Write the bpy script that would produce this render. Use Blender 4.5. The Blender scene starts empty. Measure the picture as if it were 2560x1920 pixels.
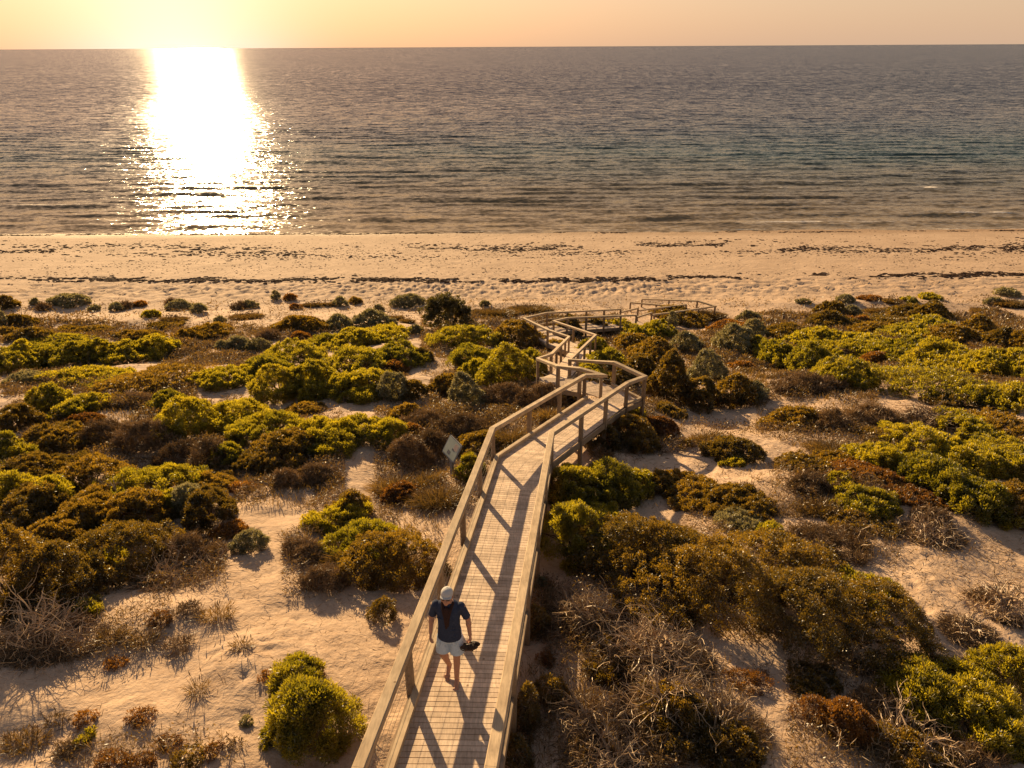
import bpy, bmesh, math, mathutils
import numpy as np
# Dune boardwalk above an evening sea. Metres; camera stands over the origin, +y runs out to sea.
SKY_TINT = (.80, .60, .495)
AUREOLE = (2.2, .86, .10)
HAZE = (3.3, 2.22, 1.48)
GLOW_WIDE = (.8, .25, 0.0)
GLOW_NEAR = (1.8, 2.2, 2.6)
SKY_STR = .10
EXPO = 1.0
# ------------------------------------------------------------------ terrain
def vnoise(x, y, s=0):
    """smooth value noise, numpy, 0..1"""
    x = np.asarray(x, float); y = np.asarray(y, float)
    xi = np.floor(x).astype(np.int64); yi = np.floor(y).astype(np.int64)
    fx = x - xi; fy = y - yi
    fx = fx * fx * (3 - 2 * fx); fy = fy * fy * (3 - 2 * fy)
    def h(a, b):
        n = (a * 374761393 + b * 668265263 + s * 1274126177) & 0xFFFFFFFF
        n = ((n ^ (n >> 13)) * 1274126177) & 0xFFFFFFFF
        n = n ^ (n >> 16)
        return (n & 0xFFFF) / 65535.0
    return ((h(xi, yi) * (1 - fx) + h(xi + 1, yi) * fx) * (1 - fy)
            + (h(xi, yi + 1) * (1 - fx) + h(xi + 1, yi + 1) * fx) * fy)

def fbm(x, y, s=0, o=4):
    v = 0; a = .5; t = 0
    for k in range(o):
        v = v + a * vnoise(x * 2 ** k + 17.3 * k, y * 2 ** k - 9.1 * k, s + k); t += a; a *= .5
    return v / t

PY = [-60, -10, 0, 7.5, 15.3, 21, 25, 33.7, 39, 47, 55, 58, 66.5, 80, 91, 100, 120, 160, 400]
PZ = [12.6, 12.8, 12.8, 12.45, 11.35, 10.15, 9.3, 6.75, 5.6, 3.5, 2.05, 1.75, 1.25, .5, -.02, -.45, -1.2, -3.5, -18]
# walkway rail tops (x, y, z): seaward-going left and right handrails
CAMZ = 21.5
RAIL_L = [(-2.88, -4.5, 15.86), (-1.68, 5.15, 14.5), (-.48, 15.23, 13.1), (2.38, 21.05, 11.85)]
RAIL_R = [(-1.45, -4.5, 15.86), (-.25, 5.15, 14.5), (.955, 15.0, 13.1), (3.65, 20.33, 11.9)]
WALK_MID = [(-2.2, -4.5, 14.98), (-.96, 5.15, 13.62), (.24, 15.1, 12.22), (3.0, 20.8, 11.0), (2.9, 21.8, 10.95), (1.6, 24.6, 10.0),
            (2.3, 28.0, 9.1), (3.5, 33.8, 7.3), (1.5, 38.9, 6.3), (4.0, 41.6, 5.6), (8.0, 46.4, 4.0), (9.5, 47.6, 3.7), (14.8, 51.9, 2.42), (15.6, 53.4, 2.4), (9.6, 57.2, 1.75)]

def terrain(x, y):
    x = np.asarray(x, float); y = np.asarray(y, float)
    yy = y - .012 * np.abs(x) * np.clip((y - 40) / 40, 0, 1) + 1.2 * (vnoise(x * .05, y * 0 + 3.3, 5) - .5) * np.clip((y - 50) / 10, 0, 1)
    z = np.interp(yy, PY, PZ)
    dune = np.clip((58 - y) / 10, 0, 1)
    z = z + dune * (1.5 * (fbm(x * .11, y * .13, 11, 3) - .5) + .45 * (fbm(x * .42, y * .42, 23, 3) - .5))
    z = z + (.05 + .07 * dune) * (fbm(x * 1.7, y * 1.7, 31, 3) - .5)
    # trampled, hummocky strip between the wrack line and the dune toe
    band = np.exp(-((y - 62.5) / 3.8) ** 2)
    z = z + band * .5 * (fbm(x * 2.2, y * 2.6, 41, 3) - .5) + .07 * np.exp(-((y - 74) / 7) ** 2) * (fbm(x * 1.0, y * 1.4, 47, 3) - .5)
    z = z + .55 * np.exp(-((y - 56.5) / 1.6) ** 2) * (vnoise(x * .16, y * .2, 61) - .35)
    # keep the walkway corridor clear
    best = np.full(np.broadcast(x, y).shape, 99.0); bz = np.zeros_like(best)
    for (a, b) in zip(WALK_MID[:-1], WALK_MID[1:]):
        ax, ay, az = a; bx, by, bz_ = b
        dx, dy = bx - ax, by - ay
        t = np.clip(((x - ax) * dx + (y - ay) * dy) / (dx * dx + dy * dy), 0, 1)
        d = np.hypot(x - ax - t * dx, y - ay - t * dy)
        m = d < best
        best = np.where(m, d, best); bz = np.where(m, az + t * (bz_ - az), bz)
    k = np.clip((3.6 - best) / 2.4, 0, 1); k = k * k * (3 - 2 * k)
    gap = np.interp(bz, [1.7, 2.4, 4, 6, 8, 11, 13], [.12, .2, .35, .3, .3, .55, .75])
    z = z * (1 - k) + np.minimum(np.maximum(z, bz - gap - .25), bz - gap) * k
    return z
# kind, x, y, radius x, radius y, height, label
VEG = [
 ('O', -41.88, 56.19, 0.74, 0.59, 0.88, "dark shrub cut by the photo's edge at the dune toe, below the wrack line"),
 ('G', -37.91, 58.21, 1.54, 1.23, 0.75, 'wide spiky grey-green bush alone on sand just below the wrack line'),
 ('G', -40.47, 57.55, 0.36, 0.29, 0.55, 'small grey-green tuft between the spiky lone bush and the edge shrub'),
 ('D', -39.05, 56.35, 0.42, 0.29, 0.58, 'small dead tuft on a sand hummock beside the wide spiky bush'),
 ('G', -34.79, 56.27, 0.48, 0.39, 0.3, 'low tuft on sand just past the wide spiky bush'),
 ('G', -32.83, 56.09, 0.58, 0.46, 0.56, 'pale grey-green tuft at the start of a line of toe shrubs'),
 ('D', -32.37, 56.89, 0.62, 0.43, 0.51, 'dry brown shrub among the toe tufts, beside a reddish-brown one'),
 ('R', -31.52, 57.51, 0.53, 0.37, 0.55, 'reddish-brown rounded shrub on the sand toe, at the end of the dry tufts'),
 ('D', -28.94, 57.45, 0.49, 0.34, 0.57, 'dark brown shrub behind a wide grassy tuft on the sand toe'),
 ('G', -27.68, 56.13, 1.08, 0.87, 0.65, 'wide grassy tuft in front of the dark brown toe shrub'),
 ('G', -25.05, 54.14, 0.62, 0.5, 0.74, 'upright grey-green tuft with a shadow on its near side, beside the wide grassy tuft'),
 ('W', -27.64, 51.7, 0.53, 0.43, 0.7, 'yellow-green round cushion alone on the bare sand below the toe tufts'),
 ('T', -25.42, 50.54, 0.84, 0.51, 0.44, 'pale grassy mat on bare sand past the yellow-green cushion'),
 ('G', -21.49, 49.35, 0.46, 0.36, 0.44, 'small yellow-green tuft at the foot of the sand toe, above the grey mound bush'),
 ('T', -20.2, 51.14, 1.06, 0.63, 0.52, 'low wide tuft along a sand ledge with shade beneath'),
 ('G', -20.54, 59.23, 0.39, 0.31, 0.55, 'small grey tuft standing alone just below the wrack line, beside a red-brown twin'),
 ('R', -19.25, 59.06, 0.55, 0.39, 0.65, 'red-brown round tuft alone just below the wrack line'),
 ('D', -22.32, 55.56, 0.64, 0.44, 0.8, 'ragged brown tuft on the shaded toe ledge'),
 ('G', -21.73, 56.04, 0.64, 0.51, 0.62, 'grey-green tuft beside the ragged brown tuft on the toe ledge'),
 ('R', -17.69, 55.28, 0.44, 0.31, 0.53, 'small rusty tuft on the rim of the long shaded sand hollow'),
 ('T', -16.65, 56.4, 0.77, 0.46, 0.42, 'thin grass row along the rim of the shaded sand hollow'),
 ('T', -15.36, 56.69, 0.45, 0.27, 0.5, 'short pale grass tuft on the rim of the sand hollow, beyond the thin row'),
 ('G', -14.36, 56.73, 0.55, 0.44, 0.73, 'dense grass clump ending the row above the shaded hollow, beside a dark green tuft'),
 ('O', -13.33, 57.86, 0.5, 0.4, 0.45, "small dark green rounded tuft at the end of the hollow's rim"),
 ('G', -10.68, 54.3, 0.42, 0.33, 0.41, 'small grey tuft near the lone round bush on the upper sand'),
 ('G', -8.67, 56.45, 1.3, 1.04, 0.94, 'grey-green round bush with a wide shadow, alone on sand below the wrack line'),
 ('G', -35.19, 46.29, 0.32, 0.26, 1.18, "pale grey-green bush at the photo's edge above the dark mats"),
 ('O', -34.81, 47.51, 1.06, 0.85, 0.79, "dark green bush with upright sprays above the brown mats near the photo's edge"),
 ('O', -33.34, 44.14, 0.77, 0.61, 0.58, "low dark mat under the upright-spray bush, touching the photo's edge"),
 ('O', -28.22, 39.0, 1.08, 0.86, 0.67, 'brown-green mound between the dark mats and the yellow domes'),
 ('G', -27.84, 37.89, 0.27, 0.21, 0.21, 'small grey tuft peeping out behind the yellow domes'),
 ('O', -31.15, 46.93, 0.81, 0.65, 0.22, 'low dark mat along the crest behind the yellow domes'),
 ('O', -29.31, 46.69, 1.07, 0.86, 0.45, 'dark green crest bush running behind the yellow domes'),
 ('O', -25.94, 48.92, 0.68, 0.49, 0.09, 'low dark green cushion on sand above the end of the yellow domes'),
 ('O', -24.78, 48.75, 0.73, 0.57, 0.09, 'flat olive cushion beside the low dark one above the yellow domes'),
 ('O', -22.73, 40.75, 1.22, 0.97, 0.47, 'dark olive bush lying against the back of the yellow domes'),
 ('O', -20.11, 40.98, 0.71, 0.57, 0.56, 'olive bush between the yellow domes and the grey mound bush'),
 ('O', -19.2, 42.38, 1.24, 0.99, 0.66, 'big grey-olive mound bush with sand all round, past the yellow domes'),
 ('G', -16.83, 38.31, 0.4, 0.32, 0.45, 'small grey-green tuft in the brown scrub beyond the yellow domes'),
 ('G', -16.07, 38.87, 0.68, 0.54, 0.57, 'soft grey bush in the brown scrub below the mound bush'),
 ('G', -14.77, 38.44, 0.63, 0.5, 0.62, 'grey-green bush beside the bright carpet of yellow domes'),
 ('W', -26.2, 38.55, 1.41, 1.13, 0.12, "bright yellow dome at the back of the far-side group near the photo's edge"),
 ('W', -25.42, 33.54, 1.02, 0.82, 1.47, "large bright dome cut by the photo's edge in the far group"),
 ('W', -24.73, 34.7, 0.89, 0.72, 1.01, 'full green-yellow dome between the edge dome and the middle domes'),
 ('W', -23.15, 34.86, 0.9, 0.72, 1.01, 'yellow dome in the middle of the far group, with pale stalks at its foot'),
 ('W', -22.12, 35.27, 0.83, 0.66, 1.11, 'uneven dome right of the middle dome, joined to the back dome'),
 ('W', -21.01, 35.71, 1.12, 0.9, 0.8, 'broad dome next to the end dome of the far group'),
 ('W', -20.22, 36.68, 1.06, 0.85, 0.95, 'round yellow dome ending the far group, next to brown scrub'),
 ('D', -15.11, 41.13, 0.67, 0.47, 0.67, 'brown scrub shrub beneath the dark round bush'),
 ('O', -13.87, 43.85, 1.4, 1.12, 1.04, 'dark olive rounded bush standing above the brown scrub and the bright carpet'),
 ('R', -13.12, 41.43, 0.63, 0.44, 0.55, 'rusty undershrub at the foot of the dark rounded bush'),
 ('G', -11.61, 44.75, 0.9, 0.72, 0.83, 'grey-olive open bush next to the dark rounded bush, before the small wooden post'),
 ('G', -9.43, 45.16, 1.08, 0.86, 0.97, 'dense grey-olive bush beside the short wooden post'),
 ('T', -8.76, 49.13, 0.65, 0.39, 0.7, 'dry brown grass behind the dense grey-olive bush by the post'),
 ('G', -8.17, 45.35, 0.39, 0.32, 0.48, 'small grey-green bush tucked beside the dense bush by the post'),
 ('T', -7.46, 47.99, 0.42, 0.25, 0.52, 'thin golden grass on sand between the post and the tall dark bush'),
 ('G', -6.42, 43.72, 0.59, 0.47, 0.35, 'low grey-green tuft on sand in front of the tall dark bush'),
 ('S', -4.24, 44.62, 1.73, 1.38, 2.4, 'tall open dark bush with tufted crown, standing where sand meets the domes'),
 ('T', -1.29, 51.61, 1.5, 0.9, 0.88, 'golden dry grass patch behind the tall dark bush'),
 ('T', 1.38, 53.3, 1.61, 0.96, 0.69, 'brown-gold grass patch along the sand behind the walkway corner'),
 ('G', -2.18, 55.58, 0.38, 0.31, 0.42, 'small grey-green tuft above the golden grass'),
 ('W', -10.59, 32.09, 1.19, 0.95, 1.0, 'flat bright carpet dome at the front of the middle group'),
 ('W', -11.29, 40.49, 0.95, 0.76, 0.56, 'low bright dome behind the flat carpet dome'),
 ('W', -9.54, 39.94, 1.2, 0.96, 0.87, 'bright yellow carpet dome in the centre of the middle group'),
 ('W', -8.22, 41.77, 1.39, 1.11, 0.82, 'bright dome at the seaward end of the middle group, near sand'),
 ('W', -6.98, 29.69, 1.11, 0.89, 1.03, 'full dome with dark near side at the front of the middle group'),
 ('W', -5.36, 30.63, 1.05, 0.84, 0.76, 'long low dome tapering to sand at the end of the middle group'),
 ('R', -5.22, 29.15, 0.66, 0.46, 0.52, 'rusty scrub at the foot of the tapering dome'),
 ('W', -10.95, 29.13, 0.96, 0.77, 0.8, 'olive-yellow dome behind the dark fronted dome'),
 ('W', -12.39, 27.79, 1.11, 0.89, 0.66, 'golden rounded dome alone in front of brown scrub'),
 ('W', -9.33, 25.61, 0.94, 0.76, 1.49, 'large dome with a deep brown near face'),
 ('W', -7.99, 25.96, 0.92, 0.74, 1.22, 'dome joining the brown-faced dome, behind a pale grey saltbush'),
 ('G', -7.91, 27.21, 0.5, 0.4, 0.56, 'pale grey saltbush in front of two dark-faced domes'),
 ('W', -7.72, 24.99, 0.48, 0.39, 0.86, 'bright small dome below the pale grey saltbush'),
 ('W', -6.68, 25.43, 0.7, 0.56, 0.81, 'olive dome in front of the middle group'),
 ('W', -5.9, 25.59, 0.94, 0.75, 0.83, 'golden wide dome beside a grey saltbush, below the middle group'),
 ('G', -4.57, 24.82, 0.6, 0.48, 0.87, 'grey saltbush beside a dark cushion, in front of the golden wide dome'),
 ('O', -3.85, 24.9, 0.52, 0.42, 0.78, 'dark green cushion beside the grey saltbush, edging the sand track'),
 ('O', -4.21, 30.97, 0.51, 0.41, 0.5, 'low green creeper on the sand track between the two groups of domes'),
 ('R', -4.35, 30.04, 0.32, 0.22, 0.28, 'small reddish creeper in the sand track between the dome groups'),
 ('G', -21.47, 28.5, 0.84, 0.67, 0.4, 'flat grey-green mat below the edge dome'),
 ('W', -19.07, 29.12, 1.22, 0.98, 0.47, 'low olive-yellow bank below the far group'),
 ('O', -15.41, 27.46, 1.57, 1.25, 0.6, 'long dark brown-green bank below the far group'),
 ('W', -17.41, 27.42, 0.62, 0.5, 0.23, 'yellow-green hedge-like strip under the long dark bank'),
 ('W', -17.79, 24.42, 0.71, 0.57, 0.98, 'yellow-green bush with upright tops below the low bank'),
 ('W', -16.3, 23.87, 0.73, 0.59, 0.89, 'bright-topped bush joining the one with upright tops'),
 ('O', -17.47, 22.05, 0.62, 0.5, 1.12, "dark brown bush cut by the photo's edge below the flat grey mat"),
 ('R', -17.09, 23.62, 0.23, 0.16, 0.25, 'small rusty tuft with pale seed heads'),
 ('R', -15.46, 22.64, 0.58, 0.41, 0.25, 'rust-red low shrub in the brown hollow'),
 ('D', -15.31, 19.94, 0.52, 0.36, 0.7, 'dead grey-brown shrub beside the dark hollow bush'),
 ('O', -14.49, 19.96, 0.81, 0.65, 0.75, 'dark brown-green bush in the hollow above the big foreground mass'),
 ('D', -13.02, 19.96, 0.74, 0.52, 1.33, 'brown twiggy thicket in the middle of the hollow'),
 ('D', -11.41, 19.34, 0.79, 0.55, 1.22, 'large brown twiggy thicket beside the brightest dome'),
 ('D', -14.58, 24.67, 0.74, 0.52, 0.44, 'dry brown shrub under the long dark bank'),
 ('W', -13.08, 24.13, 0.63, 0.5, 0.77, "bright low dome joined to the brightest dome's side"),
 ('W', -10.67, 20.71, 0.9, 0.72, 1.66, 'brightest dome with feathery yellow top'),
 ('W', -9.55, 21.63, 1.02, 0.81, 1.36, 'feathery yellow dome behind the brightest one'),
 ('W', -7.92, 19.91, 0.96, 0.77, 0.9, 'low bright bush in front of the feathery yellow dome'),
 ('O', -7.72, 23.36, 0.58, 0.46, 0.38, 'low dark shrub along the diagonal sand track'),
 ('D', -9.9, 18.15, 0.63, 0.44, 0.63, 'brown dead thicket below the brightest dome, with pale twigs'),
 ('D', -8.72, 17.64, 0.51, 0.36, 0.97, 'tangled dead shrub next to the small golden-topped bush'),
 ('W', -8.3, 17.74, 0.37, 0.29, 0.68, 'small golden-topped bush in the brown hollow'),
 ('O', -7.45, 17.42, 0.42, 0.33, 0.49, 'olive shrub beside the small golden-topped bush'),
 ('O', -6.57, 17.75, 0.68, 0.55, 1.01, 'dark olive lower end of the long diagonal bank'),
 ('W', -5.93, 18.77, 0.77, 0.61, 0.92, 'long diagonal bank of olive-yellow growth'),
 ('W', -4.83, 19.5, 0.65, 0.52, 0.8, 'crest of the long diagonal bank beside the sand track'),
 ('W', -3.85, 19.56, 0.47, 0.38, 0.73, 'end of the long diagonal bank, next to brown twigs'),
 ('W', -14.45, 17.59, 0.35, 0.28, 0.86, "golden bush at the photo's edge above the big foreground mass"),
 ('O', -12.97, 16.84, 0.65, 0.52, 0.51, 'olive back bush of the big foreground mass'),
 ('W', -12.24, 14.64, 0.55, 0.44, 1.08, "bright green clumped dome at the photo's edge"),
 ('W', -11.25, 14.44, 0.44, 0.35, 1.0, 'bright green round clump in the big foreground mass'),
 ('O', -10.9, 15.66, 0.81, 0.65, 0.82, 'dark green high bush at the top of the big foreground mass'),
 ('W', -9.25, 15.42, 0.79, 0.63, 0.81, 'golden-topped bush in the big foreground mass'),
 ('W', -8.19, 14.39, 0.39, 0.31, 0.81, 'olive-gold bush under the golden-topped one'),
 ('O', -8.13, 15.89, 0.51, 0.41, 0.34, 'olive end bush of the big foreground mass beside sand'),
 ('O', -7.13, 13.88, 0.42, 0.33, 0.88, 'dark bush at the inner edge of the big foreground mass'),
 ('G', -7.83, 14.39, 0.37, 0.3, 0.53, 'grey-white saltbush in front of the big foreground mass'),
 ('B', -9.48, 14.56, 0.49, 0.39, 0.4, 'pale bare branches lying against the big foreground mass'),
 ('R', -7.03, 15.57, 0.33, 0.23, 0.44, 'rust-orange round shrub above the shaded sand'),
 ('D', -5.94, 15.89, 0.39, 0.27, 0.59, 'brown dry shrub behind the golden grasses'),
 ('D', -5.36, 16.29, 0.52, 0.36, 0.47, 'dark brown twiggy shrub between two grass patches'),
 ('O', -3.95, 14.13, 0.37, 0.29, 0.79, 'olive bush standing behind the leaning mound near the walkway'),
 ('O', -9.33, 10.35, 0.54, 0.43, 1.48, "darkest part of the foreground mass at the photo's edge"),
 ('O', -8.54, 10.45, 0.62, 0.5, 1.31, 'deep shaded green bush below the bright clumps'),
 ('O', -8.16, 11.71, 0.71, 0.57, 0.97, 'dark glossy mound at the inner end of the foreground mass'),
 ('W', -8.45, 11.56, 0.34, 0.27, 0.47, 'sprig of yellow leaves on the dark glossy mound'),
 ('W', -7.74, 9.87, 0.24, 0.19, 0.26, 'small yellow-green bush behind the pale dead shrub'),
 ('B', -7.9, 9.04, 0.73, 0.58, 0.81, 'pale bare dead shrub with spreading fan branches'),
 ('R', -6.4, 13.07, 0.37, 0.26, 0.23, 'rusty shrub beside the grey-green tuft on the upper bare sand'),
 ('G', -5.62, 12.27, 0.35, 0.28, 0.4, 'grey-green tuft with a long shadow below the rusty shrub'),
 ('D', -6.93, 12.17, 0.58, 0.41, 0.64, 'dry brown bramble on sand next to the rusty shrub'),
 ('B', -6.79, 11.32, 0.75, 0.59, 0.08, 'arched dead twigs on sand below the dry bramble'),
 ('O', -7.14, 11.07, 0.25, 0.2, 0.26, 'small olive creeper under the arched dead twigs'),
 ('T', -6.85, 9.04, 0.24, 0.14, 0.48, 'dry grass clump beside the pale dead shrub'),
 ('T', -6.62, 9.07, 0.16, 0.12, 0.27, 'golden grass clump between two dry clumps'),
 ('T', -6.23, 8.96, 0.22, 0.13, 0.43, 'arching straw-coloured grass clump above the long double shadow'),
 ('R', -6.18, 9.46, 0.19, 0.13, 0.3, 'orange succulent sprig above the straw-coloured clump'),
 ('D', -5.82, 9.69, 0.25, 0.17, 0.34, 'dry stalky plant standing before the olive-brown tussock'),
 ('T', -5.25, 9.61, 0.26, 0.16, 0.48, 'olive-brown tussock casting the longest shadow on the sand'),
 ('D', -5.59, 8.82, 0.24, 0.17, 0.27, 'dead twiggy plant in the middle of the shaded sand'),
 ('T', -4.47, 8.71, 0.15, 0.12, 0.3, 'olive-gold tuft on the slope below the tussock'),
 ('T', -4.81, 7.77, 0.15, 0.12, 0.37, 'thin grass tuft on open sand casting a long shadow'),
 ('R', -6.48, 8.51, 0.21, 0.12, 0.08, 'low orange creeper crossing the shaded sand'),
 ('R', -3.83, 8.02, 0.13, 0.12, 0.08, 'small orange round plant with a clear shadow on open sand'),
 ('R', -3.12, 8.16, 0.13, 0.12, 0.12, 'small red-brown plant touching the yellow bush by the walkway'),
 ('G', -3.86, 7.19, 0.09, 0.09, 0.08, 'tiny green plant alone on open sand'),
 ('T', -6.67, 7.28, 0.17, 0.12, 0.17, 'olive sprig in the shaded corner sand'),
 ('W', -6.08, 6.97, 0.1, 0.1, 0.08, 'small pale yellow sprig in the shaded corner'),
 ('R', -6.27, 7.3, 0.16, 0.12, 0.15, 'low reddish tuft at the shaded corner'),
 ('R', -5.38, 7.23, 0.22, 0.16, 0.11, 'creeping reddish tuft with curled twigs'),
 ('O', -4.38, 6.5, 0.21, 0.16, 0.26, 'olive-red succulent patch at the bottom of the photo'),
 ('R', -4.8, 6.8, 0.19, 0.12, 0.08, 'line of red succulent tips rimming a lit sand hollow'),
 ('R', -4.1, 6.61, 0.13, 0.12, 0.17, 'orange succulent end of the rim around the lit hollow'),
 ('T', -3.84, 6.76, 0.1, 0.1, 0.08, 'dark tuft with a tall shadow past the lit hollow'),
 ('R', -5.46, 6.51, 0.22, 0.15, 0.26, 'rusty mat at the bottom of the photo below the creeping tuft'),
 ('R', -5.03, 6.44, 0.22, 0.15, 0.27, 'brown-red mat beside the olive-red succulent patch'),
 ('D', -6.22, 6.77, 0.25, 0.17, 0.13, 'dry dull mat in the shaded corner at the bottom'),
 ('T', -6.96, 6.92, 0.35, 0.18, 0.18, 'long sloping grass strip in the dull bottom corner'),
 ('W', -3.35, 7.98, 0.32, 0.25, 0.42, "yellow top of the round bush by the walkway's near end"),
 ('W', -2.87, 7.09, 0.44, 0.35, 1.29, "big yellow-gold round bush beside the walkway's near end"),
 ('W', -3.37, 6.97, 0.18, 0.15, 0.16, 'thin yellow skirt of the round bush by the walkway'),
 ('D', -2.78, 6.98, 0.16, 0.12, 0.28, 'pinkish dry sprig in front of the big yellow-gold bush'),
 ('D', -4.28, 11.96, 0.45, 0.31, 0.5, 'dry twiggy shrub above the shaded dip near the leaning mound'),
 ('D', -3.68, 10.86, 0.38, 0.26, 0.67, 'brown twigs hanging over the shaded dip'),
 ('D', -4.79, 16.1, 0.27, 0.19, 0.37, 'brown twiggy bush just behind the grasses below the sign'),
 ('W', -4.04, 13.61, 0.51, 0.41, 0.59, 'golden bush at the back of the leaning mound'),
 ('W', -3.2, 12.34, 0.63, 0.51, 0.87, 'golden-green top of the leaning mound near the walkway'),
 ('O', -2.48, 11.62, 0.79, 0.63, 1.1, 'dark leaning mound close beside the walkway'),
 ('T', -2.31, 11.47, 0.36, 0.22, 0.81, "grey fan of dry grass on the leaning mound's near face"),
 ('T', -3.39, 11.62, 0.27, 0.16, 1.01, 'pale dry grass beside the leaning mound'),
 ('O', -2.37, 9.84, 0.24, 0.19, 0.61, 'thin green creeper on shaded sand below the leaning mound'),
 ('O', -3.72, 21.97, 0.47, 0.38, 0.57, 'olive bush above the brown twiggy slope'),
 ('D', -2.98, 21.1, 0.75, 0.52, 0.72, 'brown twiggy shrub high on the slope behind the sign'),
 ('D', -1.63, 20.22, 0.89, 0.62, 0.86, 'dark brown thicket between the pale sand shelf and the sign'),
 ('D', -2.98, 17.87, 0.58, 0.41, 1.2, 'tangled brown twigs beside the pale sand patch, behind the sign'),
 ('D', -2.3, 18.79, 0.56, 0.39, 0.95, 'dry brown thicket directly behind the sign'),
 ('R', -3.18, 19.99, 0.37, 0.26, 0.41, 'rust-red low shrub in the thicket behind the sign'),
 ('O', -2.5, 25.63, 0.73, 0.59, 0.91, 'brown-green shrub beside the grey-green tree-like saltbush'),
 ('G', -1.67, 23.61, 0.56, 0.45, 1.22, 'grey-green saltbush with a bare stem, like a small tree'),
 ('W', -0.57, 27.02, 0.44, 0.35, 0.2, 'small yellow-green patch under the dark-fronted dome'),
 ('D', -0.3, 23.8, 0.86, 0.6, 1.28, 'brown thicket beside the grey-green saltbush with a bare stem'),
 ('D', 0.88, 23.05, 0.86, 0.6, 1.37, "brown thicket reaching the ramp's outer rail"),
 ('T', 1.21, 20.75, 0.43, 0.26, 0.71, "golden grass behind the ramp's wires"),
 ('T', -0.0, 18.61, 0.55, 0.33, 0.77, "orange-gold grass behind the walkway's bend"),
 ('O', 2.17, 23.32, 0.34, 0.27, 0.42, 'green shrub in the gap under the landing steps'),
 ('O', -0.99, 18.49, 0.62, 0.49, 0.74, "green bush between the sign and the walkway's bend"),
 ('W', -1.17, 16.13, 0.33, 0.26, 0.7, "small light green bush against the sign's post"),
 ('T', -3.13, 15.65, 0.41, 0.25, 0.87, 'pale dry grass beyond the golden grasses below the sign'),
 ('T', -2.43, 15.74, 0.52, 0.31, 0.75, 'golden grass in front of the sign'),
 ('T', -1.77, 14.52, 0.53, 0.32, 0.71, 'orange-gold grass between the sign and the walkway'),
 ('R', -2.84, 15.21, 0.51, 0.36, 0.68, 'orange-brown low shrub below the sign'),
 ('O', 2.54, 36.41, 0.72, 0.58, 0.61, "low brown-green shrub inside the walkway's zigzag"),
 ('W', -2.67, 37.02, 1.73, 1.39, 1.56, 'rusty-edged dome in front of the tall dark bush'),
 ('O', 0.27, 37.89, 1.56, 1.25, 1.47, "dark green dome touching the walkway's far corner"),
 ('W', -1.69, 30.57, 1.14, 0.91, 1.11, 'bright clump between two domes beside the zigzag'),
 ('W', -1.59, 28.26, 0.75, 0.6, 0.82, 'bright round dome in front, beside the sand track'),
 ('W', -0.27, 27.44, 1.03, 0.83, 1.88, 'large dark-fronted dome beside the zigzag'),
 ('W', 0.86, 28.76, 0.65, 0.52, 1.17, "bright dome touching the zigzag's outer corner"),
 ('O', 3.6, 41.41, 0.77, 0.61, 1.28, 'dark shrub under the handrail of the far zigzag'),
 ('O', 5.65, 44.68, 1.03, 0.82, 0.87, "brown-green shrub behind the far zigzag's rail"),
 ('W', 7.49, 45.96, 1.42, 1.14, 0.89, "bright dome behind the far zigzag's rail"),
 ('W', 9.18, 42.37, 1.17, 0.94, 1.22, 'dark-fronted yellow dome near the far ramp'),
 ('W', 7.96, 41.96, 0.83, 0.66, 0.78, 'bright yellow tongue between two olive shrubs beyond the zigzag'),
 ('W', 4.32, 34.76, 0.79, 0.63, 0.95, "yellow-green bush crowding the zigzag's inner corner"),
 ('W', 4.54, 31.1, 0.95, 0.76, 0.9, "bright bush overhanging the zigzag's rail"),
 ('O', 7.13, 38.57, 1.16, 0.93, 0.96, 'grey-olive shrub behind the bright overhanging bush'),
 ('O', 7.2, 33.63, 1.21, 0.97, 1.2, 'olive shrub mass behind the landing'),
 ('O', 5.83, 29.46, 0.7, 0.56, 1.04, "olive-brown bush leaning over the landing's corner"),
 ('O', 5.97, 24.7, 0.74, 0.59, 1.91, 'dark tall bush behind the landing, brown on its near side'),
 ('W', 3.35, 28.05, 0.83, 0.66, 0.75, "green bush seen between the landing's rails"),
 ('O', 4.57, 26.69, 0.6, 0.48, 0.96, "green bush just outside the landing's kerb"),
 ('G', 11.7, 48.79, 0.37, 0.29, 0.82, 'small upright grey bush below the far ramp'),
 ('O', 13.04, 51.34, 1.86, 1.49, 0.87, 'dark shrub covering the foot of the far ramp'),
 ('G', 9.85, 37.22, 0.83, 0.66, 0.84, 'grey shrub on sand past the landing, with a dark base'),
 ('G', 17.61, 49.7, 0.83, 0.66, 0.59, 'round grey bush on bare sand past the far ramp'),
 ('T', 15.45, 52.51, 1.03, 0.62, 0.83, 'dry brown grass beside the dark shrub at the far ramp'),
 ('R', 15.09, 47.06, 1.19, 0.83, 0.62, 'rusty mat below the round grey bush'),
 ('R', 16.38, 45.79, 0.74, 0.52, 0.52, 'rusty-brown mat in front of the short wooden post'),
 ('O', 24.81, 52.09, 1.04, 0.83, 1.14, 'dark round-headed bush on the rise, with sand behind'),
 ('G', 26.3, 51.98, 0.72, 0.57, 0.82, 'grey-topped bush beside the dark round-headed bush'),
 ('O', 22.11, 46.09, 1.47, 1.18, 1.11, 'brown-black mound under the dark round-headed bush'),
 ('R', 24.07, 46.59, 0.97, 0.68, 1.06, 'rusty-brown side of the dark mound'),
 ('O', 30.61, 51.77, 1.36, 1.08, 0.9, 'dark mound with a rusty top on the sand edge'),
 ('O', 31.25, 50.04, 1.37, 1.1, 1.3, 'dark dome sloping down to bare sand'),
 ('G', 27.85, 56.6, 0.74, 0.59, 0.6, 'low grey tuft with a dark shadow past the far ramp, high on the sand'),
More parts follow.
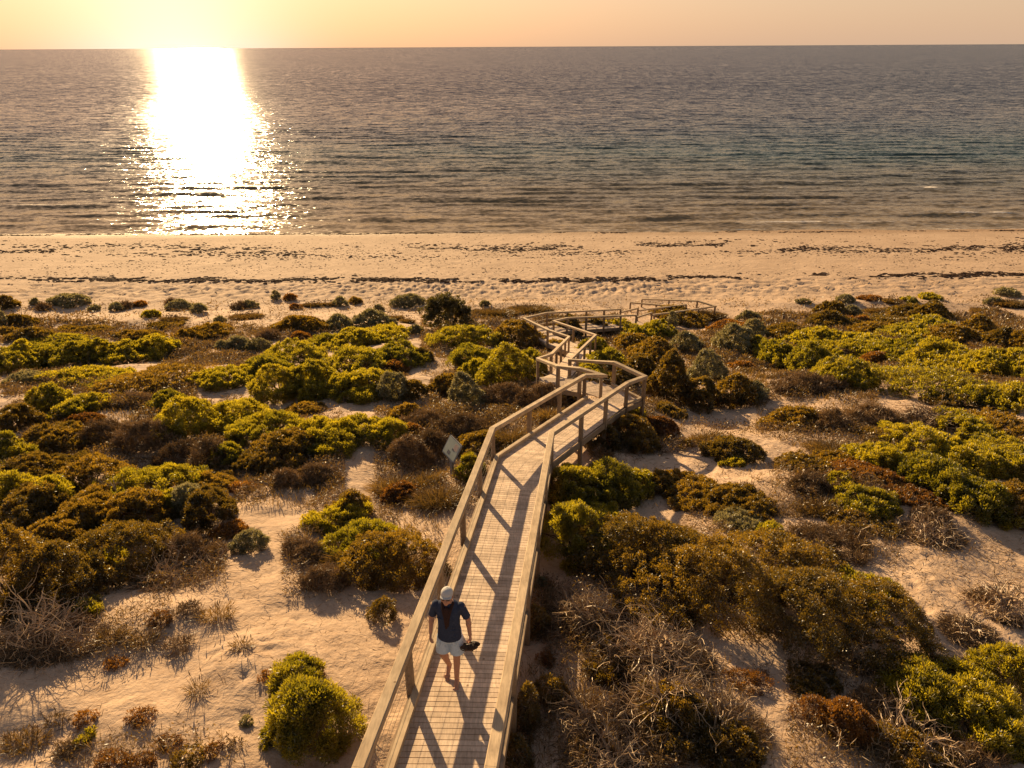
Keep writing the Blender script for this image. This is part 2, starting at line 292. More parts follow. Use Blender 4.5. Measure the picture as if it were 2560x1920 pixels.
 ('G', 24.31, 56.3, 0.58, 0.46, 0.22, 'very small tuft on sand between the far ramp and the low grey tuft'),
 ('R', 30.21, 57.21, 0.92, 0.65, 0.41, 'brown flat tuft in the row on the upper sand'),
 ('T', 31.5, 55.94, 0.58, 0.35, 0.54, 'yellow-brown tuft behind the dark mounds'),
 ('W', 33.02, 56.2, 0.55, 0.44, 0.38, 'small yellow-green tuft behind the dark dome'),
 ('W', 35.76, 58.04, 0.76, 0.61, 0.54, 'green low tuft with a long shadow on the upper sand'),
 ('T', 29.05, 53.48, 0.8, 0.48, 0.64, 'dry tuft between the two dark mounds'),
 ('G', 43.34, 59.38, 0.97, 0.78, 0.56, "grey-green bush on the uppermost sand near the photo's edge"),
 ('G', 39.85, 56.01, 0.7, 0.56, 0.5, 'green-grey bush at the near end of a long grass strip'),
 ('T', 41.12, 55.2, 1.2, 0.72, 0.86, "long wind-bent grass strip on the upper sand at the photo's edge"),
 ('T', 37.85, 53.83, 0.93, 0.56, 0.48, 'pale bent grass below the green-grey bush'),
 ('O', 29.73, 42.27, 0.95, 0.76, 1.17, 'olive open bush behind the second short post'),
 ('O', 27.08, 36.77, 0.69, 0.55, 1.0, 'grey-olive bush cut off by shade, left of the edge bush'),
 ('O', 27.77, 36.05, 0.76, 0.61, 0.89, "olive bush at the photo's edge above the big carpet"),
 ('O', 26.2, 46.5, 1.59, 1.27, 0.71, 'green-black bank beneath the dark dome'),
 ('W', 28.56, 45.77, 1.46, 1.17, 0.6, 'bright green strip beneath the sloping dark dome'),
 ('O', 22.93, 42.08, 1.26, 1.0, 0.62, 'dark green bank left of the black-fronted dome'),
 ('W', 24.14, 40.3, 1.66, 1.33, 0.79, 'yellow-crested dome with a black seaward slope'),
 ('O', 25.73, 38.82, 1.47, 1.18, 0.9, 'black-green tail of the yellow-crested dome'),
 ('O', 17.41, 42.6, 1.13, 0.9, 0.92, 'olive bank at the sand end of the big carpet'),
 ('W', 18.54, 40.23, 1.3, 1.04, 0.91, 'yellow bank in the back row of the big carpet'),
 ('W', 20.17, 38.92, 1.34, 1.08, 0.61, 'pale yellow bank in the back row beside the yellow-crested dome'),
 ('G', 12.58, 37.23, 0.93, 0.75, 1.35, 'grey-brown open shrub at the end of the big carpet'),
 ('G', 15.46, 42.34, 0.69, 0.55, 1.02, 'grey shrub behind the end of the big carpet'),
 ('W', 13.8, 36.67, 0.5, 0.4, 0.88, 'small yellow bush leading the big carpet'),
 ('W', 14.27, 34.55, 1.03, 0.83, 1.19, 'bright front dome at the sand end of the big carpet'),
 ('W', 15.1, 32.84, 1.0, 0.8, 1.49, "lumpy bright dome second along the big carpet's front"),
 ('W', 13.44, 26.38, 0.85, 0.68, 1.34, "shaded lumpy dome in the middle of the big carpet's front"),
 ('W', 19.24, 36.8, 1.28, 1.03, 0.49, 'bright saddle in the middle of the big carpet'),
 ('R', 19.25, 34.73, 0.62, 0.43, 0.83, 'rusty-gold patch within the big carpet'),
 ('W', 21.03, 35.51, 1.32, 1.05, 0.78, 'yellow ridge above the black hollow in the big carpet'),
 ('W', 21.91, 33.32, 1.36, 1.09, 1.2, 'ridge with a black near face in the big carpet'),
 ('W', 22.33, 30.96, 0.95, 0.76, 1.35, "rounded green dome near the photo's edge end of the big carpet"),
 ('W', 23.43, 30.28, 1.03, 0.83, 1.27, "green dome cut by the photo's edge in the big carpet"),
 ('W', 15.95, 25.66, 1.64, 1.31, 1.13, 'great smooth dome at the front of the big carpet'),
 ('D', 11.7, 25.5, 0.97, 0.68, 0.99, 'brown twiggy shrub at the front foot of the big carpet'),
 ('G', 8.6, 28.62, 0.88, 0.7, 1.19, 'grey-green shrub in the brown scrub past the landing'),
 ('O', 7.11, 24.12, 0.67, 0.54, 1.26, "dark brown shrub right by the landing's tall bush"),
 ('O', 8.5, 24.56, 0.85, 0.68, 1.15, 'olive-brown shrub between the grey-green shrub and the pale upright one'),
 ('G', 9.32, 24.46, 0.4, 0.32, 0.77, 'pale grey-green upright shrub edging the sand tongue'),
 ('R', 11.75, 33.09, 0.55, 0.38, 0.51, 'small rusty bush at the top of the sand tongue'),
 ('O', 15.94, 23.21, 0.6, 0.48, 0.47, 'small round dark cushion alone on sand'),
 ('O', 20.35, 28.63, 0.68, 0.55, 0.31, 'low dark growth between the great smooth dome and the edge bushes'),
 ('W', 17.15, 23.03, 0.77, 0.62, 0.88, 'olive-gold dome on the far bank above the sand slip'),
 ('W', 17.8, 22.44, 0.68, 0.54, 1.07, "dark-fronted gold dome at the photo's edge above the sand slip"),
 ('O', 9.33, 20.82, 0.76, 0.61, 0.85, 'dark brown dry thicket in the middle of the sand'),
 ('D', 10.24, 20.14, 0.64, 0.45, 0.93, 'brown thicket with dead loops in the middle of the sand'),
 ('D', 11.79, 20.71, 0.78, 0.55, 0.92, 'dry grassy thicket at the end of the sand thickets'),
 ('B', 13.96, 20.99, 0.69, 0.55, 0.25, 'dark bent dead branch on the sand above the bright mass'),
 ('T', 6.01, 18.99, 0.44, 0.26, 0.6, 'dry olive tuft on the pale sand slope'),
 ('O', 6.45, 17.89, 0.62, 0.5, 0.6, 'dark wiry shrub in the middle of the pale sand slope'),
 ('W', 6.22, 17.2, 0.3, 0.24, 0.25, 'low green fringe of the dark wiry shrub'),
 ('O', 5.34, 18.82, 0.19, 0.15, 0.44, 'small olive bush at the top of the pale sand slope'),
 ('D', 5.89, 15.12, 0.29, 0.21, 0.39, 'small dry bush with long twigs on the pale slope'),
 ('O', 7.95, 16.7, 0.54, 0.44, 0.35, 'brown-orange bush below the thickets'),
 ('T', 9.29, 17.79, 0.58, 0.35, 0.47, 'golden-olive bush between thicket and bright mass'),
 ('O', 9.02, 17.06, 0.41, 0.33, 0.29, 'olive bush below the golden-olive one'),
 ('D', 7.63, 15.09, 0.58, 0.4, 0.46, 'dry brown twig patch below the brown-orange bush'),
 ('W', 8.32, 15.25, 0.29, 0.23, 0.26, 'yellow sprig rising from the dry twig patch'),
 ('W', 8.33, 14.08, 0.53, 0.42, 0.57, 'bright green-gold bush by the rusty mat'),
 ('T', 7.39, 14.01, 0.51, 0.31, 0.48, 'golden grass beside the bright green-gold bush'),
 ('R', 10.0, 14.41, 0.63, 0.44, 0.12, 'rusty-red mat at the dark foot of the bright mass'),
 ('R', 9.18, 15.68, 0.88, 0.62, 0.33, 'thin rusty mat beneath the twig loops'),
 ('W', 14.74, 20.13, 0.64, 0.51, 0.53, 'olive back dome of the bright mass'),
 ('O', 16.0, 20.17, 0.84, 0.67, 0.4, 'flat olive back bank of the bright mass with dead sticks'),
 ('O', 11.32, 18.97, 0.4, 0.32, 0.47, 'small olive dome at the back corner of the bright mass'),
 ('W', 10.07, 16.49, 0.53, 0.42, 0.89, 'bright leading dome of the bright mass with dark foot'),
 ('W', 12.11, 18.16, 0.85, 0.68, 0.69, 'bright clumped dome at the top of the bright mass'),
 ('W', 10.73, 15.34, 0.64, 0.51, 1.23, 'bright clumped dome on the near face of the bright mass'),
 ('W', 13.0, 17.26, 0.61, 0.49, 0.88, 'full bright dome in the centre of the bright mass'),
 ('W', 14.14, 17.37, 0.76, 0.61, 0.9, "bright dome of the bright mass at the photo's edge"),
 ('W', 11.03, 14.2, 0.57, 0.45, 1.04, 'large low dome at the front of the bright mass'),
 ('O', 11.91, 13.97, 0.58, 0.46, 1.15, "dark green front of the bright mass at the photo's edge"),
 ('O', 4.62, 15.47, 0.57, 0.46, 0.38, 'olive-brown low bank above the huge dark shrub'),
 ('O', 5.29, 14.76, 0.48, 0.38, 0.4, 'brown-green tail of the low bank above the huge dark shrub'),
 ('O', 5.72, 14.22, 0.48, 0.38, 0.32, 'olive tuft ending the low bank'),
 ('O', 2.73, 18.79, 0.49, 0.39, 0.94, "dark shrub beside the ramp's lower edge"),
 ('O', 3.79, 19.24, 0.66, 0.53, 0.89, 'dark olive shrub beside the ramp, rusty on top'),
 ('W', 3.93, 21.25, 0.44, 0.35, 0.48, "low green bush in the landing's corner shade"),
 ('R', 4.85, 20.33, 0.55, 0.39, 0.54, 'rusty end of the dark shrubs beside the ramp'),
 ('O', 5.61, 22.22, 0.43, 0.35, 0.35, 'olive creeper on sand behind the rusty shrub end'),
 ('T', 2.59, 17.86, 0.32, 0.19, 0.43, 'dry golden tuft behind the bright bush beside the bend'),
 ('W', 1.52, 15.04, 0.67, 0.54, 1.18, "bright green bush hard against the walkway's bend"),
 ('W', 2.5, 15.32, 0.63, 0.5, 1.06, 'deep green bush beside the bright one at the bend'),
 ('W', 3.26, 15.77, 0.44, 0.36, 0.73, 'green-gold shoulder of the bush group at the bend'),
 ('O', 3.92, 15.91, 0.35, 0.28, 0.59, 'low olive bush between the bend bushes and the sand'),
 ('W', 1.71, 13.93, 0.58, 0.46, 0.38, 'bright green crest of the huge dark shrub'),
 ('W', 1.31, 12.37, 0.57, 0.46, 1.24, 'golden-green near corner of the huge dark shrub beside the walkway'),
 ('O', 2.27, 11.88, 0.66, 0.53, 1.3, 'golden-olive dome of the huge dark shrub'),
 ('O', 3.27, 11.61, 0.6, 0.48, 1.18, 'brown-gold dome in the middle of the huge dark shrub'),
 ('O', 2.63, 10.64, 0.72, 0.57, 0.84, 'deep brown near face of the huge dark shrub'),
 ('O', 3.81, 10.22, 0.68, 0.55, 1.48, 'shaded dome of the huge dark shrub, brown twigs on its face'),
 ('O', 5.26, 11.41, 0.79, 0.63, 0.95, 'olive dome at the back of the huge dark shrub'),
 ('O', 5.19, 9.65, 0.68, 0.55, 1.34, 'near-black middle of the huge dark shrub'),
 ('O', 6.19, 9.39, 0.7, 0.56, 0.97, 'near-black tapering tail of the huge dark shrub'),
 ('G', 5.29, 13.74, 0.47, 0.38, 0.17, 'pale yellow-green bush on the back of the huge dark shrub'),
 ('W', 5.77, 12.89, 0.24, 0.19, 0.3, 'yellow sprig on the back of the huge dark shrub'),
 ('D', 6.62, 12.33, 0.7, 0.49, 0.45, 'dry fan-shaped twig bush behind the huge dark shrub'),
 ('O', 7.77, 13.47, 0.46, 0.37, 0.21, 'brown-olive bush with sticks on the upper sand'),
 ('O', 8.26, 12.97, 0.31, 0.25, 0.23, 'orange-olive bush by the crumpled white litter'),
 ('D', 9.69, 13.44, 0.39, 0.27, 0.21, 'dry twig bush on the upper sand slope'),
 ('B', 9.29, 12.86, 0.61, 0.4, 0.22, 'twisted dead branch lying on the upper sand slope'),
 ('W', 6.62, 10.49, 0.51, 0.41, 0.44, 'lone bright yellow bush on open sand'),
 ('B', 9.14, 10.14, 0.52, 0.42, 0.67, "dark dead bush with many bare twigs at the photo's edge"),
 ('B', 7.99, 9.38, 0.37, 0.3, 0.17, "thin dead sticks lying on sand below the edge's dead bush"),
 ('B', 5.68, 8.65, 0.28, 0.22, 0.5, "pale bare twig bundle beside the huge shrub's tail"),
 ('W', 6.34, 7.94, 0.48, 0.39, 0.6, 'light green bush above the rust bush'),
 ('W', 6.9, 7.74, 0.58, 0.46, 0.56, 'big light green bush in the lower corner'),
 ('W', 7.15, 7.16, 0.33, 0.27, 0.53, 'shaded end of the big light green bush'),
 ('W', 8.06, 8.35, 0.38, 0.3, 0.59, "yellow-green bush at the photo's edge in the lower corner"),
 ('O', 4.73, 8.1, 0.35, 0.24, 0.14, 'olive bush at the back of the rust-orange bush'),
 ('R', 4.4, 7.38, 0.26, 0.18, 0.52, 'rust-orange low front of the lower corner rust bushes'),
 ('R', 4.78, 7.15, 0.35, 0.25, 0.76, 'big rust-orange bush in the lower corner'),
 ('D', 5.58, 7.5, 0.5, 0.33, 0.18, 'brown dry twigs over the rust-orange bush'),
 ('B', 5.61, 6.85, 0.62, 0.39, 0.2, 'pale dead branches at the bottom, in front of the rust-orange bush'),
 ('O', 5.58, 6.76, 0.42, 0.34, 0.23, 'low olive scrub under the pale dead branches'),
 ('D', 6.44, 6.78, 0.38, 0.27, 0.26, 'dull dry scrub at the bottom below the light green bush'),
 ('R', 0.52, 8.66, 0.13, 0.12, 0.28, "orange succulent beside the walkway's near rail"),
 ('R', 0.75, 9.6, 0.14, 0.12, 0.31, 'orange sprig at the edge of the dead tangle'),
 ('O', 0.58, 7.81, 0.24, 0.19, 0.6, "green-gold creeper beside the walkway's near post"),
 ('O', 0.38, 9.43, 0.22, 0.17, 0.76, "dark low scrub under the walkway's outer edge"),
 ('O', 0.21, 7.3, 0.16, 0.13, 1.1, "dark low scrub at the walkway's near post"),
 ('O', 0.04, 6.57, 0.21, 0.17, 0.71, 'dark green scrub at the bottom beside the walkway'),
 ('G', 0.55, 10.85, 0.12, 0.12, 0.33, "small pale green sprig in the walkway's shadow"),
 ('B', 1.32, 9.56, 0.66, 0.53, 0.78, 'grey dead branch pile at the upper end of the tangle'),
 ('B', 2.24, 8.52, 0.83, 0.66, 0.95, 'great heap of pale dead branches'),
 ('B', 2.22, 7.28, 0.63, 0.5, 1.17, 'lower half of the dead branch heap, brightest sticks'),
 ('B', 1.09, 7.31, 0.55, 0.44, 0.4, "dead brown sticks on sand beside the walkway's near end"),
 ('B', 1.4, 6.64, 0.57, 0.3, 0.3, 'long pale dead limbs at the bottom of the photo'),
 ('B', 2.9, 7.01, 0.57, 0.46, 0.46, 'forked pale dead limbs at the end of the branch heap'),
 ('O', 2.88, 6.55, 0.34, 0.27, 0.52, 'olive-orange scrub among the forked dead limbs'),
 ('O', 2.31, 7.11, 0.43, 0.35, 0.73, 'brown scrub within the dead branch heap'),
 ('O', 1.66, 8.5, 0.42, 0.34, 0.3, 'dull green scrub under the dead branch heap'),
 ('R', 3.7, 8.02, 0.31, 0.22, 0.29, 'small reddish scrub on the shaded sand gully'),
 ('O', -11.32, 13.91, 0.6, 0.48, 1.02, 'deep green middle of the foreground mass below the bright clumped dome'),
 ('O', -9.92, 13.71, 0.6, 0.48, 0.73, 'brown-green middle of the foreground mass behind the pale bare branches'),
 ('O', -8.79, 13.8, 0.54, 0.43, 0.62, 'dark low side of the foreground mass under the golden-topped bush'),
 ('O', -9.9, 12.59, 0.52, 0.41, 0.58, 'shaded lower middle of the foreground mass near the glossy mound'),
]
SCRUB = [
 ((-17.2, 32.0), (-11.1, 29.6), (-14.8, 40.0), (-20.9, 39.6), 1),
 ((-20.6, 25.7), (-15.9, 25.8), (-19.1, 31.4), (-25.6, 32.4), .8),
 ((-16.0, 23.8), (-12.0, 23.9), (-13.4, 27.3), (-18.2, 27.5), 1),
 ((-13.7, 16.5), (-7.5, 16.8), (-10.7, 25.3), (-19.7, 24.9), 1.2),
 ((-7.2, 14.2), (-4.1, 14.4), (-5.1, 18.8), (-9.2, 19.1), 0.7),
 ((-20.5, 39.7), (-10.2, 40.2), (-11.5, 45.8), (-25.1, 49.2), .5),
 ((-29.3, 37.8), (-21.3, 39.5), (-26.4, 49.6), (-38.2, 49.9), .5),
 ((-6.4, 24.0), (-3.9, 24.2), (-5.1, 32.3), (-8.7, 33.8), .5),
 ((-2.8, 21.4), (1.8, 20.9), (2.4, 28.8), (-3.6, 28.7), 1.1),
 ((-3.4, 14.4), (-0.1, 14.1), (-0.2, 24.3), (-5.2, 24.2), 0.8),
 ((-0.8, 17.7), (0.8, 17.5), (0.9, 21.1), (-1.0, 21.6), 1.2),
 ((1.9, 38.6), (6.4, 40.6), (8.2, 52.7), (2.5, 51.4), 1),
 ((1.8, 17.9), (5.2, 18.4), (6.4, 23.8), (2.2, 22.5), 1),
 ((0.8, 14.2), (3.7, 14.6), (4.8, 19.7), (1.0, 18.9), 0.5),
 ((2.1, 22.6), (6.7, 23.9), (12.5, 47.3), (3.7, 42.8), .8),
 ((-3.8, 27.3), (1.5, 27.7), (2.6, 51.0), (-6.9, 51.1), .6),
 ((6.2, 23.4), (9.4, 23.3), (17.0, 44.4), (12.0, 47.3), .9),
 ((7.8, 19.8), (11.6, 19.8), (19.1, 34.2), (12.7, 33.9), .8),
 ((4.4, 14.5), (6.2, 14.2), (8.9, 21.9), (6.2, 21.9), 0.25),
 ((6.2, 14.2), (8.6, 14.0), (11.6, 19.8), (8.1, 19.7), 0.6),
 ((8.3, 14.1), (10.7, 14.0), (15.1, 21.0), (11.7, 21.0), .9),
 ((10.1, 28.1), (22.7, 28.5), (40.0, 52.4), (17.9, 52.1), .7),
 ((15.6, 22.5), (17.7, 21.7), (24.2, 30.6), (21.8, 32.1), .9),
 ((-9.5, 9.9), (-7.5, 9.9), (-9.9, 14.1), (-12.7, 14.3), 1.2),
 ((-8.1, 10.6), (-5.4, 10.5), (-6.8, 13.9), (-10.1, 13.9), .45),
 ((-4.3, 10.3), (-3.2, 10.4), (-3.9, 13.3), (-5.2, 13.1), .8),
 ((-8.1, 8.5), (-5.6, 8.6), (-6.3, 10.2), (-9.4, 10.3), .5),
 ((-6.4, 6.5), (-3.7, 6.4), (-3.9, 6.9), (-6.8, 7.0), .6),
 ((-8.5, 8.6), (-7.6, 8.7), (-8.7, 10.4), (-9.8, 10.3), .7),
 ((-3.4, 10.6), (-1.4, 10.8), (-1.7, 14.2), (-4.3, 14.4), .9),
 ((-0.2, 6.4), (0.5, 6.4), (0.7, 10.9), (-0.3, 10.8), .9),
 ((0.2, 6.4), (2.4, 6.3), (3.6, 10.8), (0.4, 11.1), 1.0),
 ((2.7, 8.9), (5.6, 9.1), (7.8, 14.1), (4.0, 14.6), .8),
 ((5.4, 11.6), (7.8, 11.4), (9.1, 13.9), (6.3, 14.2), 0.45),
 ((3.6, 6.3), (6.2, 6.5), (7.4, 8.6), (4.4, 8.5), .9),
 ((2.1, 6.3), (3.4, 6.3), (4.2, 8.5), (2.6, 8.5), .7),
 ((4.9, 6.6), (7.3, 6.7), (8.8, 8.9), (6.1, 8.8), .5),
 ((6.3, 9.0), (8.8, 9.1), (12.5, 14.3), (8.7, 13.8), 0.08),
 ((-0.2, 8.5), (0.6, 8.6), (0.8, 11.1), (-0.2, 11.1), 2),
 ((-0.3, 6.4), (0.5, 6.4), (0.6, 8.9), (-0.3, 8.9), 2),
 ((0.9, 6.4), (2.4, 6.3), (3.3, 9.8), (1.2, 9.7), 1.2),
 ((-8.6, 14.2), (-4.1, 14.4), (-6.2, 23.1), (-13.4, 23.7), .4),
 ((2.1, 6.3), (3.1, 6.2), (3.6, 7.9), (2.5, 7.9), 1.4),
 ((-42.0, 49.5), (42.0, 49.5), (42.0, 58.5), (-42.0, 58.5), .04),
]
# ------------------------------------------------------------------ helpers
C = bpy.context.scene.collection
RNG = np.random.default_rng(7)
CAM = np.array([0, 0, CAMZ])

def link(name, me, mat=None, parent=None, loc=None):
    o = bpy.data.objects.new(name, me)
    C.objects.link(o)
    if mat is not None and me is not None:
        me.materials.append(mat)
    if loc is not None:
        o.location = loc
    if parent is not None:
        o.parent = parent
    return o

def tag(o, label=None, cat=None, group=None, kind=None):
    if label: o['label'] = label
    if cat: o['category'] = cat
    if group: o['group'] = group
    if kind: o['kind'] = kind
    return o

def np_mesh(name, co, quads=None, tris=None, attrs=None, smooth=False):
    me = bpy.data.meshes.new(name)
    co = np.ascontiguousarray(co, dtype=np.float32)
    me.vertices.add(len(co)); me.vertices.foreach_set('co', co.ravel())
    idx = []; start = []; n0 = 0
    if quads is not None and len(quads):
        q = np.asarray(quads, dtype=np.int32); idx.append(q.ravel()); start.append(n0 + 4 * np.arange(len(q))); n0 += 4 * len(q)
    if tris is not None and len(tris):
        t = np.asarray(tris, dtype=np.int32); idx.append(t.ravel()); start.append(n0 + 3 * np.arange(len(t))); n0 += 3 * len(t)
    idx = np.concatenate(idx).astype(np.int32); start = np.concatenate(start).astype(np.int32)
    me.loops.add(len(idx)); me.loops.foreach_set('vertex_index', idx)
    me.polygons.add(len(start)); me.polygons.foreach_set('loop_start', start)
    me.polygons.foreach_set('use_smooth', np.full(len(start), bool(smooth)))
    for k, v in (attrs or {}).items():
        a = me.attributes.new(k, 'FLOAT', 'POINT'); a.data.foreach_set('value', np.ascontiguousarray(v, dtype=np.float32))
    me.update(calc_edges=True)
    return me

class MB:
    """collects boxes, prisms and tubes into one mesh"""
    def __init__(s): s.v = []; s.q = []; s.t = []; s.n = 0; s.a = []
    def add(s, v, q=(), t=(), tint=None):
        v = np.asarray(v, float); s.v.append(v)
        if len(q): s.q.append(np.asarray(q) + s.n)
        if len(t): s.t.append(np.asarray(t) + s.n)
        s.a.append(np.full(len(v), RNG.random() if tint is None else tint)); s.n += len(v)
    def hexa(s, b, t, tint=None):
        s.add(list(b) + list(t), [(3, 2, 1, 0), (4, 5, 6, 7), (0, 1, 5, 4), (1, 2, 6, 5), (2, 3, 7, 6), (3, 0, 4, 7)], tint=tint)
    def box(s, c, sx, sy, sz, rz=0, tint=None):
        ca, sa = math.cos(rz), math.sin(rz)
        p = [(c[0] + (x * sx * ca - y * sy * sa) / 2, c[1] + (x * sx * sa + y * sy * ca) / 2) for x, y in ((-1, -1), (1, -1), (1, 1), (-1, 1))]
        s.hexa([(x, y, c[2] - sz / 2) for x, y in p], [(x, y, c[2] + sz / 2) for x, y in p], tint)
    def tube(s, pts, rad, n=6, tint=None):
        pts = np.asarray(pts, float); m = len(pts)
        rad = np.broadcast_to(np.asarray(rad, float), (m,))
        d = np.gradient(pts, axis=0); d /= np.linalg.norm(d, axis=1)[:, None] + 1e-9
        up = np.array([0, 0, 1.0]) if abs(d[0][2]) < .9 else np.array([1.0, 0, 0])
        u = np.cross(d, up); u /= np.linalg.norm(u, axis=1)[:, None] + 1e-9
        w = np.cross(u, d)
        a = np.arange(n) * 2 * np.pi / n
        v = pts[:, None] + rad[:, None, None] * (np.cos(a)[None, :, None] * u[:, None] + np.sin(a)[None, :, None] * w[:, None])
        q = [(i * n + k, i * n + (k + 1) % n, (i + 1) * n + (k + 1) % n, (i + 1) * n + k) for i in range(m - 1) for k in range(n)]
        t = [(0, k + 1, k) for k in range(1, n - 1)] + [((m - 1) * n, (m - 1) * n + k, (m - 1) * n + k + 1) for k in range(1, n - 1)]
        s.add(v.reshape(-1, 3), q, t, tint)
    def mesh(s, name, smooth=False, org=(0, 0, 0)):
        return np_mesh(name, np.concatenate(s.v) - np.asarray(org), np.concatenate(s.q) if s.q else None,
                       np.concatenate(s.t) if s.t else None, {'tint': np.concatenate(s.a)}, smooth)
    def build(s, name, mat, parent=None, smooth=False, org=(0, 0, 0)):
        return link(name, s.mesh(name, smooth, org), mat, parent)

# ------------------------------------------------------------------ materials
def new_mat(name):
    m = bpy.data.materials.new(name); m.use_nodes = True
    nt = m.node_tree; nt.nodes.clear()
    out = nt.nodes.new('ShaderNodeOutputMaterial')
    return m, nt, out

def N(nt, t, **kw):
    n = nt.nodes.new(t)
    for k, v in kw.items():
        if k.startswith('i_'):
            n.inputs[int(k[2:]) if k[2:].isdigit() else k[2:].replace('_', ' ')].default_value = v
        else:
            setattr(n, k, v)
    return n

def L(nt, a, b): nt.links.new(a, b)

def ramp(nt, fac, stops, interp='LINEAR'):
    r = N(nt, 'ShaderNodeValToRGB'); r.color_ramp.interpolation = interp
    el = r.color_ramp.elements
    while len(el) > 1: el.remove(el[-1])
    el[0].position = stops[0][0]; el[0].color = (*stops[0][1], 1)
    for p, c in stops[1:]:
        e = el.new(p); e.color = (*c, 1)
    L(nt, fac, r.inputs[0])
    return r.outputs[0]

def mixc(nt, f, a, b, mode='MIX'):
    m = N(nt, 'ShaderNodeMix', data_type='RGBA', blend_type=mode)
    for s, v in ((0, f), (6, a), (7, b)):
        if isinstance(v, (int, float)): m.inputs[s].default_value = v
        elif isinstance(v, tuple): m.inputs[s].default_value = (*v, 1)
        else: L(nt, v, m.inputs[s])
    return m.outputs[2]

def mathn(nt, op, a, b=None, c=None):
    m = N(nt, 'ShaderNodeMath', operation=op)
    for i, v in enumerate((a, b, c)):
        if v is None: continue
        if isinstance(v, (int, float)): m.inputs[i].default_value = v
        else: L(nt, v, m.inputs[i])
    return m.outputs[0]

def noise(nt, vec, scale, detail=4, rough=.55, dist=0):
    n = N(nt, 'ShaderNodeTexNoise'); n.inputs['Scale'].default_value = scale; n.inputs['Detail'].default_value = detail
    n.inputs['Roughness'].default_value = rough; n.inputs['Distortion'].default_value = dist
    if vec is not None: L(nt, vec, n.inputs['Vector'])
    return n.outputs[0]

def mapping(nt, vec, scale=(1, 1, 1), rot=(0, 0, 0)):
    m = N(nt, 'ShaderNodeMapping'); m.inputs['Scale'].default_value = scale; m.inputs['Rotation'].default_value = rot
    L(nt, vec, m.inputs['Vector']); return m.outputs[0]

def leaf_mat(name, c_lo, c_hi, t_lo, t_hi, trans=.45, gloss=.06, hue=.10):
    """thin leaf: diffuse + light passing through the blade, colour varies leaf to leaf and plant to plant"""
    m, nt, out = new_mat(name)
    at = N(nt, 'ShaderNodeAttribute', attribute_name='tint')
    oi = N(nt, 'ShaderNodeObjectInfo')
    g = N(nt, 'ShaderNodeNewGeometry')
    big = noise(nt, g.outputs['Position'], 1.6, 2)
    f = mathn(nt, 'MULTIPLY_ADD', big, .9, mathn(nt, 'MULTIPLY_ADD', at.outputs['Fac'], .8, -.4))
    f = mathn(nt, 'ADD', f, mathn(nt, 'MULTIPLY_ADD', oi.outputs['Random'], .5, -.22))
    col = ramp(nt, f, [(.05, c_lo), (.85, c_hi)])
    tcol = ramp(nt, f, [(.05, t_lo), (.85, t_hi)])
    d = N(nt, 'ShaderNodeBsdfDiffuse'); L(nt, col, d.inputs[0])
    t = N(nt, 'ShaderNodeBsdfTranslucent'); L(nt, tcol, t.inputs[0])
    mx = N(nt, 'ShaderNodeMixShader', i_0=trans); L(nt, d.outputs[0], mx.inputs[1]); L(nt, t.outputs[0], mx.inputs[2])
    gl = N(nt, 'ShaderNodeBsdfGlossy'); gl.inputs['Roughness'].default_value = .45; gl.inputs[0].default_value = (1, 1, 1, 1)
    mx2 = N(nt, 'ShaderNodeMixShader', i_0=gloss); L(nt, mx.outputs[0], mx2.inputs[1]); L(nt, gl.outputs[0], mx2.inputs[2])
    L(nt, mx2.outputs[0], out.inputs[0])
    return m

def plain(name, col, rough=.6, spec=.3, var=.15, scale=20, bump=0, bscale=60, metallic=0, space='Object'):
    m, nt, out = new_mat(name)
    p = N(nt, 'ShaderNodeBsdfPrincipled'); p.inputs['Roughness'].default_value = rough
    p.inputs['Specular IOR Level'].default_value = spec; p.inputs['Metallic'].default_value = metallic
    tc = N(nt, 'ShaderNodeTexCoord'); v = tc.outputs[space]
    nz = noise(nt, v, scale, 4)
    c = ramp(nt, nz, [(.3, tuple(x * (1 - var) for x in col)), (.7, tuple(min(1, x * (1 + var)) for x in col))])
    L(nt, c, p.inputs['Base Color'])
    if bump:
        b = N(nt, 'ShaderNodeBump'); b.inputs['Strength'].default_value = bump; b.inputs['Distance'].default_value = .01
        L(nt, noise(nt, v, bscale, 3), b.inputs['Height']); L(nt, b.outputs[0], p.inputs['Normal'])
    L(nt, p.outputs[0], out.inputs[0])
    return m

MAT = {
    'W': leaf_mat('wattle_leaf', (.056, .060, .008), (.165, .145, .013), (.22, .195, .008), (.66, .51, .016), .55),
    'O': leaf_mat('dark_leaf', (.042, .034, .008), (.115, .078, .013), (.15, .10, .008), (.46, .27, .014), .50),
    'G': leaf_mat('saltbush_leaf', (.15, .138, .075), (.31, .28, .155), (.24, .20, .065), (.44, .36, .12), .40),
    'S': leaf_mat('tall_bush_leaf', (.035, .033, .010), (.085, .070, .018), (.09, .08, .010), (.20, .15, .018), .4),
    'D': leaf_mat('dry_twig', (.090, .056, .027), (.27, .170, .086), (.12, .07, .025), (.28, .165, .06), .22, .03),
    'R': leaf_mat('rust_leaf', (.085, .038, .009), (.20, .092, .016), (.18, .07, .008), (.46, .20, .014), .46),
    'T': leaf_mat('grass_blade', (.065, .045, .014), (.19, .118, .034), (.12, .07, .012), (.34, .19, .03), .45),
    'B': leaf_mat('bare_wood', (.19, .125, .068), (.52, .36, .205), (.1, .07, .04), (.2, .14, .08), .03, .04),
    'U': leaf_mat('undergrowth_leaf', (.060, .038, .013), (.15, .088, .026), (.13, .08, .014), (.38, .21, .03), .45),
    'stem': plain('shrub_stem', (.085, .052, .027), .85, .1),
}

